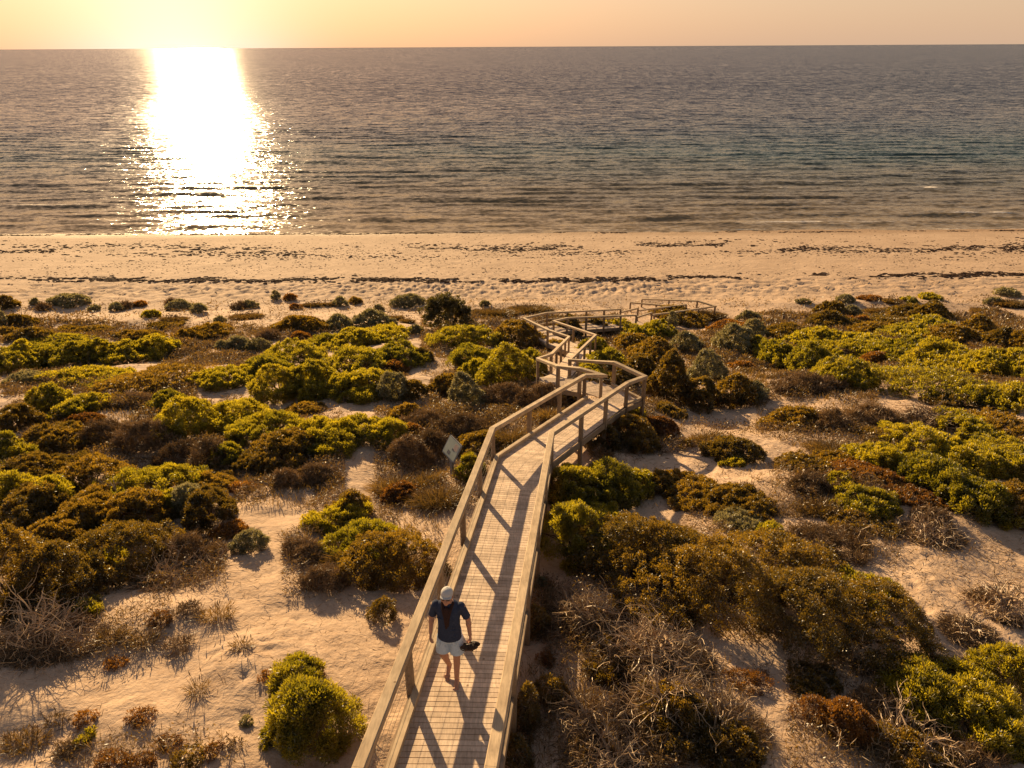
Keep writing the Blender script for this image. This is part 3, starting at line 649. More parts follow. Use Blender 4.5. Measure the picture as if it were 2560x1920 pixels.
def wood_mat(name, base, grain_axis_attr=False):
    m, nt, out = new_mat(name)
    p = N(nt, 'ShaderNodeBsdfPrincipled'); p.inputs['Roughness'].default_value = .72; p.inputs['Specular IOR Level'].default_value = .25
    tc = N(nt, 'ShaderNodeTexCoord'); at = N(nt, 'ShaderNodeAttribute', attribute_name='tint')
    v = tc.outputs['Object']
    g1 = noise(nt, mapping(nt, v, (14, 1.2, 14)), 2.2, 5, .65, .6)
    g2 = noise(nt, v, 3.0, 4)
    c = ramp(nt, g1, [(.25, tuple(x * .62 for x in base)), (.55, base), (.8, tuple(x * 1.22 for x in base))])
    c = mixc(nt, .75, c, ramp(nt, at.outputs['Fac'], [(0, (.58, .55, .53)), (.12, (.80, .78, .76)), (.6, (1, 1, 1)), (1, (1.14, 1.12, 1.10))]), 'MULTIPLY')
    c = mixc(nt, .8, c, ramp(nt, g2, [(.3, (.66, .62, .58)), (.6, (1, 1, 1))]), 'MULTIPLY')
    # knots and dark marks
    vo = N(nt, 'ShaderNodeTexVoronoi'); vo.inputs['Scale'].default_value = 3.2; L(nt, v, vo.inputs['Vector'])
    c = mixc(nt, 1, c, ramp(nt, vo.outputs['Distance'], [(.03, (.35, .28, .22)), (.085, (1, 1, 1))]), 'MULTIPLY')
    L(nt, c, p.inputs['Base Color'])
    b = N(nt, 'ShaderNodeBump'); b.inputs['Strength'].default_value = .35; b.inputs['Distance'].default_value = .006
    L(nt, g1, b.inputs['Height']); L(nt, b.outputs[0], p.inputs['Normal'])
    L(nt, p.outputs[0], out.inputs[0])
    return m

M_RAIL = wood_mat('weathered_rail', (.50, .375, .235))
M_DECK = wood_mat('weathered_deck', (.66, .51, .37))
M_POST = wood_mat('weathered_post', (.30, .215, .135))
M_WIRE = plain('steel_wire', (.16, .13, .10), .6, .3)

# ------------------------------------------------------------------ sand
def sand_mat():
    m, nt, out = new_mat('dune_sand')
    p = N(nt, 'ShaderNodeBsdfPrincipled'); p.inputs['Roughness'].default_value = .9; p.inputs['Specular IOR Level'].default_value = .15
    g = N(nt, 'ShaderNodeNewGeometry'); v = g.outputs['Position']
    sx = N(nt, 'ShaderNodeSeparateXYZ'); L(nt, v, sx.inputs[0]); y = sx.outputs[1]
    n1 = noise(nt, v, .25, 4); n2 = noise(nt, v, 2.3, 5); n3 = noise(nt, v, 14, 4, .7)
    c = ramp(nt, n1, [(.3, (.475, .340, .230)), (.7, (.588, .430, .296))])
    c = mixc(nt, .6, c, ramp(nt, n2, [(.3, (.80, .76, .72)), (.62, (1, 1, 1))]), 'MULTIPLY')
    c = mixc(nt, .5, c, ramp(nt, n3, [(.36, (.66, .58, .5)), (.5, (1, 1, 1))]), 'MULTIPLY')
    # leaf crumbs and fine dark litter in the dunes
    n4 = noise(nt, v, 9, 6, .8)
    lit = mathn(nt, 'MULTIPLY', ramp(nt, n4, [(.60, (0, 0, 0)), (.68, (1, 1, 1))]), ramp(nt, noise(nt, v, .5, 3), [(.42, (0, 0, 0)), (.62, (1, 1, 1))]))
    dune = N(nt, 'ShaderNodeMapRange'); L(nt, y, dune.inputs[0]); dune.inputs[1].default_value = 56; dune.inputs[2].default_value = 48
    c = mixc(nt, mathn(nt, 'MULTIPLY', mathn(nt, 'MULTIPLY', lit, dune.outputs[0]), .75), c, (.16, .095, .05))
    # wet sand at the waterline
    wet = N(nt, 'ShaderNodeMapRange'); wet.inputs[1].default_value = 87.2; wet.inputs[2].default_value = 90.2
    L(nt, mathn(nt, 'MULTIPLY_ADD', noise(nt, mapping(nt, v, (.12, .5, 1)), 1, 3), 3.0, mathn(nt, 'ADD', y, -1.5)), wet.inputs[0])
    c = mixc(nt, mathn(nt, 'MULTIPLY', wet.outputs[0], .75), c, (.30, .19, .105))
    L(nt, c, p.inputs['Base Color'])
    r = N(nt, 'ShaderNodeMapRange'); L(nt, wet.outputs[0], r.inputs[0]); r.inputs[3].default_value = .92; r.inputs[4].default_value = .7
    L(nt, r.outputs[0], p.inputs['Roughness'])
    # ripples, prints and grain
    b1 = N(nt, 'ShaderNodeBump'); b1.inputs['Strength'].default_value = .65; b1.inputs['Distance'].default_value = .09
    L(nt, noise(nt, v, 4.2, 5, .6), b1.inputs['Height'])
    vo = N(nt, 'ShaderNodeTexVoronoi', feature='SMOOTH_F1'); vo.inputs['Scale'].default_value = 2.1; L(nt, v, vo.inputs['Vector'])
    pr = ramp(nt, vo.outputs['Distance'], [(.02, (0, 0, 0)), (.30, (1, 1, 1))])
    pm = ramp(nt, noise(nt, v, .35, 2), [(.45, (0, 0, 0)), (.6, (1, 1, 1))])
    b2 = N(nt, 'ShaderNodeBump'); b2.inputs['Distance'].default_value = .06
    L(nt, mathn(nt, 'MULTIPLY', pm, .7), b2.inputs['Strength']); L(nt, pr, b2.inputs['Height']); L(nt, b1.outputs[0], b2.inputs['Normal'])
    b3 = N(nt, 'ShaderNodeBump'); b3.inputs['Strength'].default_value = .3; b3.inputs['Distance'].default_value = .010
    L(nt, noise(nt, v, 38, 3, .7), b3.inputs['Height']); L(nt, b2.outputs[0], b3.inputs['Normal'])
    L(nt, b3.outputs[0], p.inputs['Normal'])
    L(nt, p.outputs[0], out.inputs[0])
    return m

def build_ground():
    ys = [-60, -45, -30, -20, -12, -6, -2, 1, 3]
    y = 4.0
    while y < 125:
        ys.append(y); y += max(.09, .0042 * y)
    ys += list(np.geomspace(126, 420, 14))
    xs = [0.0]; x = 0.0
    while x < 260:
        x += max(.10, .010 * x if x < 45 else .05 * x); xs.append(x)
    xs = np.array(sorted([-a for a in xs[1:]] + xs)); ys = np.array(ys)
    X, Y = np.meshgrid(xs, ys)
    Z = terrain(X, Y)
    # footprint trails pressed into the open sand
    r = np.random.default_rng(3)
    for (ax, ay, bx, by) in ((-2.9, 12.6, -4.3, 8.0), (-4.3, 8.0, -3.0, 6.2), (-5.6, 8.6, -3.6, 8.9), (7.2, 9.6, 9.6, 13.6), (5.6, 15.2, 6.4, 19.5), (8.6, 10.2, 7.4, 14.4)):
        ln = math.hypot(bx - ax, by - ay); n = int(ln / .58); ux, uy = (bx - ax) / ln, (by - ay) / ln
        for k in range(n):
            o = .11 * (-1) ** k; qx = ax + ux * ln * k / n - uy * o + r.normal(0, .05); qy = ay + uy * ln * k / n + ux * o + r.normal(0, .05)
            i0, i1 = np.searchsorted(xs, (qx - .5, qx + .5)); j0, j1 = np.searchsorted(ys, (qy - .5, qy + .5))
            u = (X[j0:j1, i0:i1] - qx) * ux + (Y[j0:j1, i0:i1] - qy) * uy; w_ = -(X[j0:j1, i0:i1] - qx) * uy + (Y[j0:j1, i0:i1] - qy) * ux
            d2 = (u / .15) ** 2 + (w_ / .085) ** 2
            Z[j0:j1, i0:i1] += -.055 * np.exp(-d2) + .022 * np.exp(-((np.sqrt(d2) - 1.6) / .5) ** 2)
    nx, ny = len(xs), len(ys)
    i = np.arange(nx * ny).reshape(ny, nx)
    q = np.stack([i[:-1, :-1], i[:-1, 1:], i[1:, 1:], i[1:, :-1]], -1).reshape(-1, 4)
    o = link('ground', np_mesh('ground', np.stack([X, Y, Z], -1).reshape(-1, 3), q, smooth=True), sand_mat())
    tag(o, 'pale dune sand running down to the flat beach', kind='structure')
build_ground()

# ------------------------------------------------------------------ sea
def wave_height(X, Y):
    """shore-parallel swell lines near the beach, confused chop further out"""
    wx = X + 6 * (vnoise(X * .03, Y * .03, 91) - .5)
    d = Y - 91
    z = np.zeros_like(X)
    for (lam, ang, amp, s) in ((7.5, .02, .17, 1), (5.2, -.05, .11, 2), (11.0, .07, .12, 3), (3.4, .10, .05, 4), (3.9, -.16, .05, 5)):
        k = 2 * np.pi / lam
        ph = k * (np.cos(ang) * Y + np.sin(ang) * wx) + 5.5 * fbm(X * .022 + s * 9, Y * .05, 100 + s, 2) * 2
        grp = np.clip(1.9 * vnoise(X * .045 + s * 7, Y * .10, 120 + s) - .35, 0, 1.3)
        sn = np.sin(ph)
        z += amp * grp * (sn + .35 * np.cos(2 * ph))
    # long low swell lines running up the shallows
    for (lam, amp, s) in ((4.6, .15, 8), (3.3, .08, 9)):
        ph = 2 * np.pi / lam * (Y + .02 * X) + 3.2 * fbm(X * .012 + s * 5, Y * .03, 170 + s, 2) * 2 + .8 * vnoise(X * .06, Y * .1, 190 + s)
        grp = np.clip(1.7 * vnoise(X * .016 + s * 3, Y * .22, 180 + s) - .25, 0, 1.1) * np.clip((138 - Y) / 25, 0, 1)
        sn = .5 + .5 * np.sin(ph)
        z += amp * grp * (sn ** 2.5 - .3) * 1.9
    z += .22 * (fbm(X * .42, Y * .75, 140, 3) - .5)
    fade = np.clip(d / 6, .12, 1) * (1 / (1 + np.maximum(0, d - 70) / 160))
    return .5 * z * fade

def sea_mat():
    m, nt, out = new_mat('sea_water')
    p = N(nt, 'ShaderNodeBsdfPrincipled'); p.inputs['IOR'].default_value = 1.33; p.inputs['Specular IOR Level'].default_value = .075
    g = N(nt, 'ShaderNodeNewGeometry'); v = g.outputs['Position']
    sx = N(nt, 'ShaderNodeSeparateXYZ'); L(nt, v, sx.inputs[0]); y = sx.outputs[1]
    wob = mathn(nt, 'MULTIPLY_ADD', noise(nt, mapping(nt, v, (.3, 1, 1)), .035, 3), 60, -30)
    yw = N(nt, 'ShaderNodeMapRange'); yw.inputs[1].default_value = 88; yw.inputs[2].default_value = 488
    L(nt, mathn(nt, 'ADD', y, mathn(nt, 'MULTIPLY', wob, ramp(nt, mathn(nt, 'MULTIPLY_ADD', y, .02, -1.8), [(0, (0, 0, 0)), (1, (1, 1, 1))]))), yw.inputs[0])
    # depth of the water over pale sand: tea-brown shallows, green band, then deep slate blue
    col = ramp(nt, yw.outputs[0], [(0, (.27, .195, .105)), (.05, (.155, .120, .068)), (.12, (.088, .086, .056)), (.19, (.042, .075, .060)), (.30, (.030, .046, .048)), (.45, (.026, .029, .036)), (1, (.026, .027, .034))])
    fo = N(nt, 'ShaderNodeAttribute', attribute_name='foam')
    fn = noise(nt, mapping(nt, v, (.7, 2.2, 1)), 2.0, 5, .7)
    fm = ramp(nt, mathn(nt, 'MULTIPLY', fo.outputs['Fac'], mathn(nt, 'MULTIPLY_ADD', fn, 1.7, -.1)), [(.42, (0, 0, 0)), (.62, (1, 1, 1))])
    L(nt, mixc(nt, fm, col, (.72, .66, .58)), p.inputs['Base Color'])
    far = N(nt, 'ShaderNodeMapRange'); L(nt, y, far.inputs[0]); far.inputs[1].default_value = 90; far.inputs[2].default_value = 900
    far.inputs[3].default_value = .13; far.inputs[4].default_value = .12
    L(nt, mathn(nt, 'MAXIMUM', far.outputs[0], mathn(nt, 'MULTIPLY', fm, .7)), p.inputs['Roughness'])
    def slopes(vec, scale, det, k):
        n = N(nt, 'ShaderNodeTexNoise'); n.inputs['Scale'].default_value = scale; n.inputs['Detail'].default_value = det; n.inputs['Roughness'].default_value = .6
        L(nt, vec, n.inputs['Vector'])
        a_ = N(nt, 'ShaderNodeVectorMath', operation='SUBTRACT'); L(nt, n.outputs['Color'], a_.inputs[0]); a_.inputs[1].default_value = (.5, .5, .5)
        b_ = N(nt, 'ShaderNodeVectorMath', operation='MULTIPLY'); L(nt, a_.outputs[0], b_.inputs[0]); b_.inputs[1].default_value = k
        return b_.outputs[0]
    def vadd(a_, b_):
        c_ = N(nt, 'ShaderNodeVectorMath', operation='ADD'); L(nt, a_, c_.inputs[0]); L(nt, b_, c_.inputs[1]); return c_.outputs[0]
    # wind chop as surface slopes: long wavelets, then ripples
    w1 = slopes(mapping(nt, v, (.38, 1, 1), (0, 0, .05)), .62, 4, (.42, 1.15, 0))
    w2 = slopes(mapping(nt, v, (.55, 1, 1), (0, 0, -.08)), 2.1, 4, (.92, 1.2, 0))
    w3 = slopes(mapping(nt, v, (.4, 1, 1)), .06, 3, (.06, .16, 0))
    calm = N(nt, 'ShaderNodeMapRange'); L(nt, y, calm.inputs[0]); calm.inputs[1].default_value = 92; calm.inputs[2].default_value = 190
    calm.inputs[3].default_value = .8; calm.inputs[4].default_value = 1.0
    sc_ = N(nt, 'ShaderNodeVectorMath', operation='SCALE'); L(nt, vadd(vadd(w1, w2), w3), sc_.inputs[0])
    # the faces of the waves that show from the land lean towards it, more so the flatter the view
    lean = N(nt, 'ShaderNodeMapRange'); L(nt, y, lean.inputs[0]); lean.inputs[1].default_value = 92; lean.inputs[2].default_value = 420
    lean.inputs[3].default_value = -.03; lean.inputs[4].default_value = -.15
    side = N(nt, 'ShaderNodeMapRange'); L(nt, y, side.inputs[0]); side.inputs[1].default_value = 95; side.inputs[2].default_value = 420; side.inputs[3].default_value = 1.15; side.inputs[4].default_value = .60
    sv = N(nt, 'ShaderNodeCombineXYZ'); L(nt, side.outputs[0], sv.inputs[0]); sv.inputs[1].default_value = .8; sv.inputs[2].default_value = 1
    sm = N(nt, 'ShaderNodeVectorMath', operation='MULTIPLY'); L(nt, sc_.outputs[0], sm.inputs[0]); L(nt, sv.outputs[0], sm.inputs[1])
    lv = N(nt, 'ShaderNodeCombineXYZ'); L(nt, lean.outputs[0], lv.inputs[1]); L(nt, calm.outputs[0], sc_.inputs['Scale'])
    b2 = N(nt, 'ShaderNodeVectorMath', operation='NORMALIZE'); L(nt, vadd(vadd(g.outputs['Normal'], sm.outputs[0]), lv.outputs[0]), b2.inputs[0])
    L(nt, b2.outputs[0], p.inputs['Normal'])
    L(nt, p.outputs[0], out.inputs[0])
    return m

def build_sea():
    ys = [89.0]
    while ys[-1] < 60000:
        y = ys[-1]; ys.append(y + (.42 if y < 200 else .42 + (y - 200) * .022))
    ys = np.array(ys)
    s = np.linspace(-1, 1, 640)
    Y = np.repeat(ys[:, None], len(s), 1); X = s[None] * (58 + .93 * Y)
    Z = wave_height(X, Y)
    d = Y - 91
    crest = np.clip((Z - .085) / .08, 0, 1) * np.clip((46 - d) / 14, 0, 1) * np.clip((d - 1) / 3, 0, 1)
    foam = crest * np.clip(1.8 * vnoise(X * .06, Y * .12, 150) - .45 + .006 * X, 0, 1)
    edge = np.exp(-((Y - 91.25 - 1.2 * (vnoise(X * .05, Y * 0, 160) - .5)) / .4) ** 2)
    foam = np.maximum(foam * 1.0, edge * (.30 + .6 * vnoise(X * .2, Y * .2, 161)))
    ny, nx = Y.shape; i = np.arange(nx * ny).reshape(ny, nx)
    q = np.stack([i[:-1, :-1], i[:-1, 1:], i[1:, 1:], i[1:, :-1]], -1).reshape(-1, 4)
    o = link('sea', np_mesh('sea', np.stack([X, Y, Z + .02], -1).reshape(-1, 3), q, attrs={'foam': foam.ravel()}, smooth=True), sea_mat())
    tag(o, 'rippled open sea reaching to the horizon', kind='structure')
build_sea()

# ------------------------------------------------------------------ quick height lookup for planting
_GX = np.arange(-62, 62.01, .2); _GY = np.arange(-2, 112, .2)
_GZ = terrain(*np.meshgrid(_GX, _GY))
def gz(x, y):
    u = np.clip((np.asarray(x, float) + 62) / .2, 0, len(_GX) - 1.001); w = np.clip((np.asarray(y, float) + 2) / .2, 0, len(_GY) - 1.001)
    i = u.astype(int); j = w.astype(int); f = u - i; g = w - j
    return (_GZ[j, i] * (1 - f) + _GZ[j, i + 1] * f) * (1 - g) + (_GZ[j + 1, i] * (1 - f) + _GZ[j + 1, i + 1] * f) * g

# ------------------------------------------------------------------ seaweed wrack
M_WRACK = plain('dry_seaweed', (.085, .045, .024), .9, .1, .35, 8)
def wrack(name, label, y0, spread, n, size, seed, xr=75, thr=.45, wob=2.0):
    r = np.random.default_rng(seed)
    x = r.uniform(-xr, xr, n * 4)
    y = y0 + wob * (vnoise(x * .045, x * 0, seed) - .5) + .5 * (vnoise(x * .3, x * 0, seed + 1) - .5) + r.normal(0, spread, len(x))
    keep = (vnoise(x * .11, y * .5, seed + 2) * .6 + vnoise(x * .5, y * 1.2, seed + 3) * .5) > thr + .1 * r.random(len(x))
    x, y = x[keep][:n], y[keep][:n]; n = len(x)
    z = terrain(x, y)
    a = size * r.uniform(.35, 1.0, n) ** 1.3
    k = 7
    th = np.arange(k) * 2 * np.pi / k
    rad = r.uniform(.45, 1.2, (n, k))
    px = x[:, None] + (a[:, None] * 1.7) * rad * np.cos(th); py = y[:, None] + a[:, None] * .8 * rad * np.sin(th)
    ring0 = np.stack([px, py, np.repeat(z[:, None], k, 1) - .03], -1)
    ring1 = np.stack([x[:, None] + .62 * (px - x[:, None]), y[:, None] + .62 * (py - y[:, None]), z[:, None] + a[:, None] * r.uniform(.12, .38, (n, k))], -1)
    top = np.stack([x, y, z + a * .34], -1)[:, None]
    co = np.concatenate([ring0, ring1, top], 1)
    base = (np.arange(n) * (2 * k + 1))[:, None]
    q = np.concatenate([base + np.array([[j, (j + 1) % k, k + (j + 1) % k, k + j]]) for j in range(k)], 0)
    t = np.concatenate([base + np.array([[k + j, k + (j + 1) % k, 2 * k]]) for j in range(k)], 0)
    o = link(name, np_mesh(name, co.reshape(-1, 3), q, t), M_WRACK)
    tag(o, label, kind='stuff')
wrack('seaweed_wrack', 'dark line of dried seaweed heaps along the upper beach', 66.8, .50, 3200, .25, 201, thr=.48, wob=2.6)
wrack('seaweed_scatter', 'scattered seaweed scraps in the middle of the beach', 79.5, 1.8, 4200, .22, 211, xr=90, thr=.50, wob=3)
wrack('seaweed_edge', 'thin dark seaweed line at the water edge', 90.0, .16, 1500, .20, 221, xr=95, thr=.42, wob=1.0)
wrack('seaweed_crumbs', 'sparse seaweed crumbs strewn over the beach sand', 75.5, 6.2, 9000, .10, 231, xr=90, thr=.40, wob=1)

# ------------------------------------------------------------------ plants
def unit(v): return v / (np.linalg.norm(v, axis=-1, keepdims=True) + 1e-9)

def leaf_quads(p, d, ln, wd, r, fold=None):
    """diamond blades: base p, axis d, length ln, width wd"""
    n = len(p)
    s = unit(np.cross(d, unit(r.normal(size=(n, 3)))))
    ln = np.broadcast_to(ln, (n,))[:, None]; wd = np.broadcast_to(wd, (n,))[:, None]
    mid = p + d * ln * .5
    co = np.stack([p, mid + s * wd * .5, p + d * ln, mid - s * wd * .5], 1).reshape(-1, 3)
    return co

def blade_mesh(name, co, tint):
    n = len(co) // 4
    q = np.arange(4 * n).reshape(n, 4)
    return np_mesh(name, co, q, attrs={'tint': np.repeat(tint, 4)})

# kind: (leaf length, leaf width, clump radius, cover, out-of-plane spread)
LEAF = {'W': (.068, .017, .17, 2.4), 'O': (.040, .016, .12, 2.6), 'G': (.040, .014, .13, 2.0), 'S': (.055, .020, .22, 1.6),
        'R': (.034, .014, .09, 2.2), 'D': (.16, .0075, .16, 1.5)}
CATS = {'W': ('wattle_bush', 'shrub'), 'O': ('dark_shrub', 'shrub'), 'G': ('grey_saltbush', 'shrub'), 'S': ('tall_bush', 'shrub'),
        'R': ('rusty_shrub', 'shrub'), 'D': ('dry_shrub', 'dry shrub'), 'T': ('grass_tuft', 'grass tuft'), 'B': ('dead_branches', 'dead branches')}

GROW = {'W': (1.24, 1.6, .80), 'O': (1.18, 1.5, .86), 'G': (1.1, 1.2, 1.1), 'S': (1.05, 1.1, 1.08), 'R': (1.2, 1.4, .75), 'D': (1.2, 1.4, .72), 'T': (1.05, 1.2, .8), 'B': (1.1, 1.2, 1.0)}

def limb(mb, p, d, ln, r0, rng, depth, jit=.35, droop=0.0, n=4, kids=3):
    """a bent tapering limb with side limbs"""
    pts = [np.array(p, float)]; d = np.array(d, float); seg = 4
    for k in range(seg):
        d = unit(d + rng.normal(0, jit, 3) * .6 + np.array([0, 0, -droop])); pts.append(pts[-1] + d * ln / seg)
    for q in pts[1:]:
        g = float(gz(q[0], q[1])) + .02
        if q[2] < g: q[2] = g
    rad = np.linspace(r0 * 1.15, max(r0 * .25, .0035), seg + 1)
    mb.tube(pts, rad, n)
    if depth > 0:
        for k in range(kids):
            t = rng.integers(1, seg + 1)
            dd = unit(pts[t] - pts[t - 1] + rng.normal(0, .75, 3))
            limb(mb, pts[t], dd, ln * rng.uniform(.45, .75), rad[t] * .72, rng, depth - 1, jit, droop, n, kids)

def make_plant(kind, x, y, rx, ry, h, label, idx):
    r = np.random.default_rng(1000 + idx)
    gx, gy, gh = GROW[kind]
    if kind in 'WO' and y < 24 and rx > .3: gx *= 1.10; gy *= 1.2; gh *= .95
    if any(k in label for k in ('foreground mass', 'huge dark shrub', 'bright mass', 'big carpet', 'middle group', 'far group', 'diagonal bank')): gx *= 1.16; gy *= 1.32; gh *= 1.2 if 'foreground mass' in label else 1
    if kind in 'WO' and y >= 24: gh *= 1.1
    small = kind in 'RTOD' and rx < .34          # small beach plants are thin and low
    if small: gh *= .8
    rx *= gx; ry *= gy; h *= gh
    z0 = float(gz(x, y)); org = np.array([x, y, z0])
    dist = float(np.linalg.norm(org - CAM)); px = dist / 711.0          # world size of one picture pixel there
    name, cat = CATS[kind]
    root = link(name, None, loc=org); root.empty_display_size = .2
    tag(root, label, cat)
    if kind == 'T':
        ln = max(h * 1.0, .10); n = int(np.clip((240 if small else 420) * (rx / .3) ** 1.3, 90, 4200))
        a = r.uniform(0, 2 * np.pi, n); q = np.sqrt(r.random(n))
        bx = x + rx * .95 * q * np.cos(a) + r.normal(0, .12 * rx, n); by = y + ry * .95 * q * np.sin(a) + r.normal(0, .12 * ry, n)
        p = np.stack([bx, by, gz(bx, by)], -1)
        lean = np.stack([np.cos(a) * q * .6, np.sin(a) * q * .6, np.ones(n)], -1) + r.normal(0, .42, (n, 3)) * [1, 1, .3]
        d = unit(lean); l1 = ln * r.uniform(.35, .75, n)
        wd = np.maximum(.005, .6 * px) * r.uniform(.7, 1.2, n)
        c1 = leaf_quads(p, d, l1, wd, r)
        d2 = unit(d + np.stack([np.cos(a) * .7, np.sin(a) * .7, -.45 * np.ones(n)], -1))
        c2 = leaf_quads(p + d * l1[:, None] * .55, d2, l1 * .8, wd * .8, r)
        t = r.random(n)
        link('blades', blade_mesh('blades', np.concatenate([c1, c2]) - org, np.concatenate([t, t])), MAT['T'], root)
        m = max(3, int(12 * rx / .4)); mb = MB()
        for k in range(min(m, 30)):
            i = r.integers(n); dd = unit(np.array([r.normal(0, .25), r.normal(0, .25), 1]))
            e = p[i] + dd * ln * r.uniform(1.0, 1.35)
            mb.tube([p[i], (p[i] + e) / 2 + r.normal(0, .015, 3), e], [.003, .0025, .002], 3)
            mb.tube([e - dd * .03, e + dd * .01, e + dd * .07], [.003, max(.010, .5 * px), .003], 4)
        mb.build('seed_heads', MAT['T'], root, org=org)
        return
    if kind == 'B':
        mb = MB(); tw = MB()
        nl = int(np.clip(16 * rx / .5, 9, 38))
        for k in range(nl):
            a = r.uniform(0, 2 * np.pi); e = r.uniform(.05, .9)
            d = (np.cos(a), np.sin(a), e * h / max(rx, .2) * 1.2 + .1)
            f = r.uniform(0, .45); bx = x + rx * f * np.cos(a + 2); by = y + ry * f * np.sin(a + 2)
            limb(mb, (bx, by, float(gz(bx, by)) + h * r.uniform(0, .45)), unit(np.array(d)), rx * r.uniform(.6, 1.05), max(.016, .7 * px) * r.uniform(.6, 1.7), r, 2, .42, .05, 4, 3)
        for k in range(nl * 9):
            a = r.uniform(0, 2 * np.pi); f = np.sqrt(r.random()); bx = x + rx * f * np.cos(a); by = y + ry * f * np.sin(a)
            d = unit(np.array([np.cos(a) + r.normal(0, .6), np.sin(a) + r.normal(0, .6), r.normal(.12, .35)]))
            limb(tw, (bx, by, float(gz(bx, by)) + h * (1 - f) * r.random()), d, rx * r.uniform(.25, .6), max(.006, .42 * px), r, 1, .4, .05, 3, 2)
        n = int(np.clip(5200 * (rx * ry) / .35, 1200, 16000)); q = np.sqrt(r.random(n)); a = r.uniform(0, 2 * np.pi, n)
        bx, by = x + rx * 1.05 * q * np.cos(a), y + ry * 1.05 * q * np.sin(a)
        keep = vnoise(bx * 2.2, by * 2.2, 400 + idx) > .33; bx, by, a, q = bx[keep], by[keep], a[keep], q[keep]; n = len(bx)
        zz = gz(bx, by) + h * .5 * (1 - q ** 2) * r.random(n)
        d = unit(np.stack([np.cos(a) + r.normal(0, .9, n), np.sin(a) + r.normal(0, .9, n), r.normal(.05, .35, n)], -1))
        link('dry_thicket', blade_mesh('dry_thicket', leaf_quads(np.stack([bx, by, zz], -1) - org, d, np.maximum(.16, 5 * px) * r.uniform(.5, 1.4, n), np.maximum(.007, .55 * px), r), r.random(n)), MAT['D'], root)
        mb.build('limbs', MAT['B'], root, org=org); tw.build('twigs', MAT['B'], root, org=org)
        return
    L0, W0, rc0, cover = LEAF[kind]
    ll = max(L0, 2.1 * px) if kind != 'D' else max(L0, 5 * px)
    ww = max(W0, .85 * px) if kind != 'D' else max(W0, .62 * px)
    rm = (rx * ry) ** .5
    rc = max(min(rc0 * (.75 + .2 * rm), .26 * rm, .5 * h + .02), ll * .6)
    pw = 1.6
    area = 2 * np.pi * (((rx * ry) ** pw + (rx * h) ** pw + (ry * h) ** pw) / 3) ** (1 / pw)
    nc = int(np.clip(area / (np.pi * rc * rc) * 2.1, 10, 900))
    nl = int(np.clip(.0 + cover * (.34 if small else 1.0) * area * 1.9 / (ll * ww * .5), 160 if small else 700, 34000 if dist < 30 else 20000))
    # clump centres over a low spreading cushion: flat-topped, steep at the rim, ragged in plan
    th = r.uniform(0, 2 * np.pi, nc); rim = r.random(nc) < (.34 if kind != 'R' else .2)
    rho = np.where(rim, r.uniform(.78, 1.0, nc), np.sqrt(r.random(nc)) * .95)
    s1, s2, s3, s4 = r.uniform(0, 6.28, 4)
    plan = 1 + .13 * np.sin(2 * th + s1) + .10 * np.sin(3 * th + s2) + .08 * np.sin(5 * th + s3)
    cx_, cy_ = rho * plan * np.cos(th) * max(rx - rc * .5, rx * .6), rho * plan * np.sin(th) * max(ry - rc * .5, ry * .6)
    top = np.clip(1 - rho ** 2.7, 0, 1)
    hum = .74 + .46 * vnoise((x + cx_) * 1.15 + s4, (y + cy_) * 1.15, 70 + idx) ** 1.2 + .22 * (vnoise((x + cx_) * 3.1, (y + cy_) * 3.1, 71 + idx) - .5)
    zt = np.maximum(h * top * hum - rc * .45, .02)
    zc = np.where(rim, zt * r.random(nc) ** .6 + .45 * h * r.random(nc) * (1 - top), np.where(r.random(nc) < .12, zt * r.uniform(.3, .8, nc), zt))
    cc = np.stack([cx_, cy_, zc], -1)
    dv = unit(np.stack([np.cos(th) * rho ** 2.2 * h / rx * 1.1, np.sin(th) * rho ** 2.2 * h / ry * 1.1, .35 + top * .8], -1))
    if kind == 'S':            # tufted open crown on several leaders
        tops = np.stack([r.uniform(-.75, .75, 16) * rx, r.uniform(-.6, .6, 16) * ry, r.uniform(.45, 1.0, 16) * h], -1)
        tops[:, 2] *= 1 - .35 * np.abs(tops[:, 0] / rx)
        pick = r.integers(0, 16, nc); cc = np.where((r.random(nc) < .62)[:, None], tops[pick] + r.normal(0, .17, (nc, 3)), cc)
    cz = gz(x + cc[:, 0], y + cc[:, 1]) - z0
    cc[:, 2] = np.maximum(cc[:, 2] + cz, cz + .02)
    rcv = rc * r.uniform(.65, 1.3, nc)
    ci = r.integers(0, nc, nl)
    out = unit(dv * np.array([1, 1, 1.15]))[ci]
    dd = unit(unit(r.normal(size=(nl, 3))) + out * (.6 if kind != 'D' else .25) + np.array([0, 0, .2]))
    pos = cc[ci] + dd * (rcv[ci] * r.uniform(.25, 1.0, nl) ** .6)[:, None]
    gzp = gz(x + pos[:, 0], y + pos[:, 1]) - z0
    pos[:, 2] = np.maximum(pos[:, 2], gzp + .005)
    ax = unit(dd + r.normal(0, .55 if kind != 'D' else .8, (nl, 3)) + np.array([0, 0, .55 if kind == 'W' else .2]))
    pos = pos - ax * ll * .4
    ct = r.random(nc)
    tint = np.clip(.55 * ct[ci] + .45 * r.random(nl), 0, 1)
    co = leaf_quads(pos, ax, ll * r.uniform(.7, 1.25, nl), ww * r.uniform(.75, 1.2, nl), r)
    link('twigs' if kind == 'D' else 'foliage', blade_mesh('foliage', co, tint), MAT[kind], root)
    # branches
    mb = MB(); nb = int(np.clip(5 + 5 * rm, 5, 14))
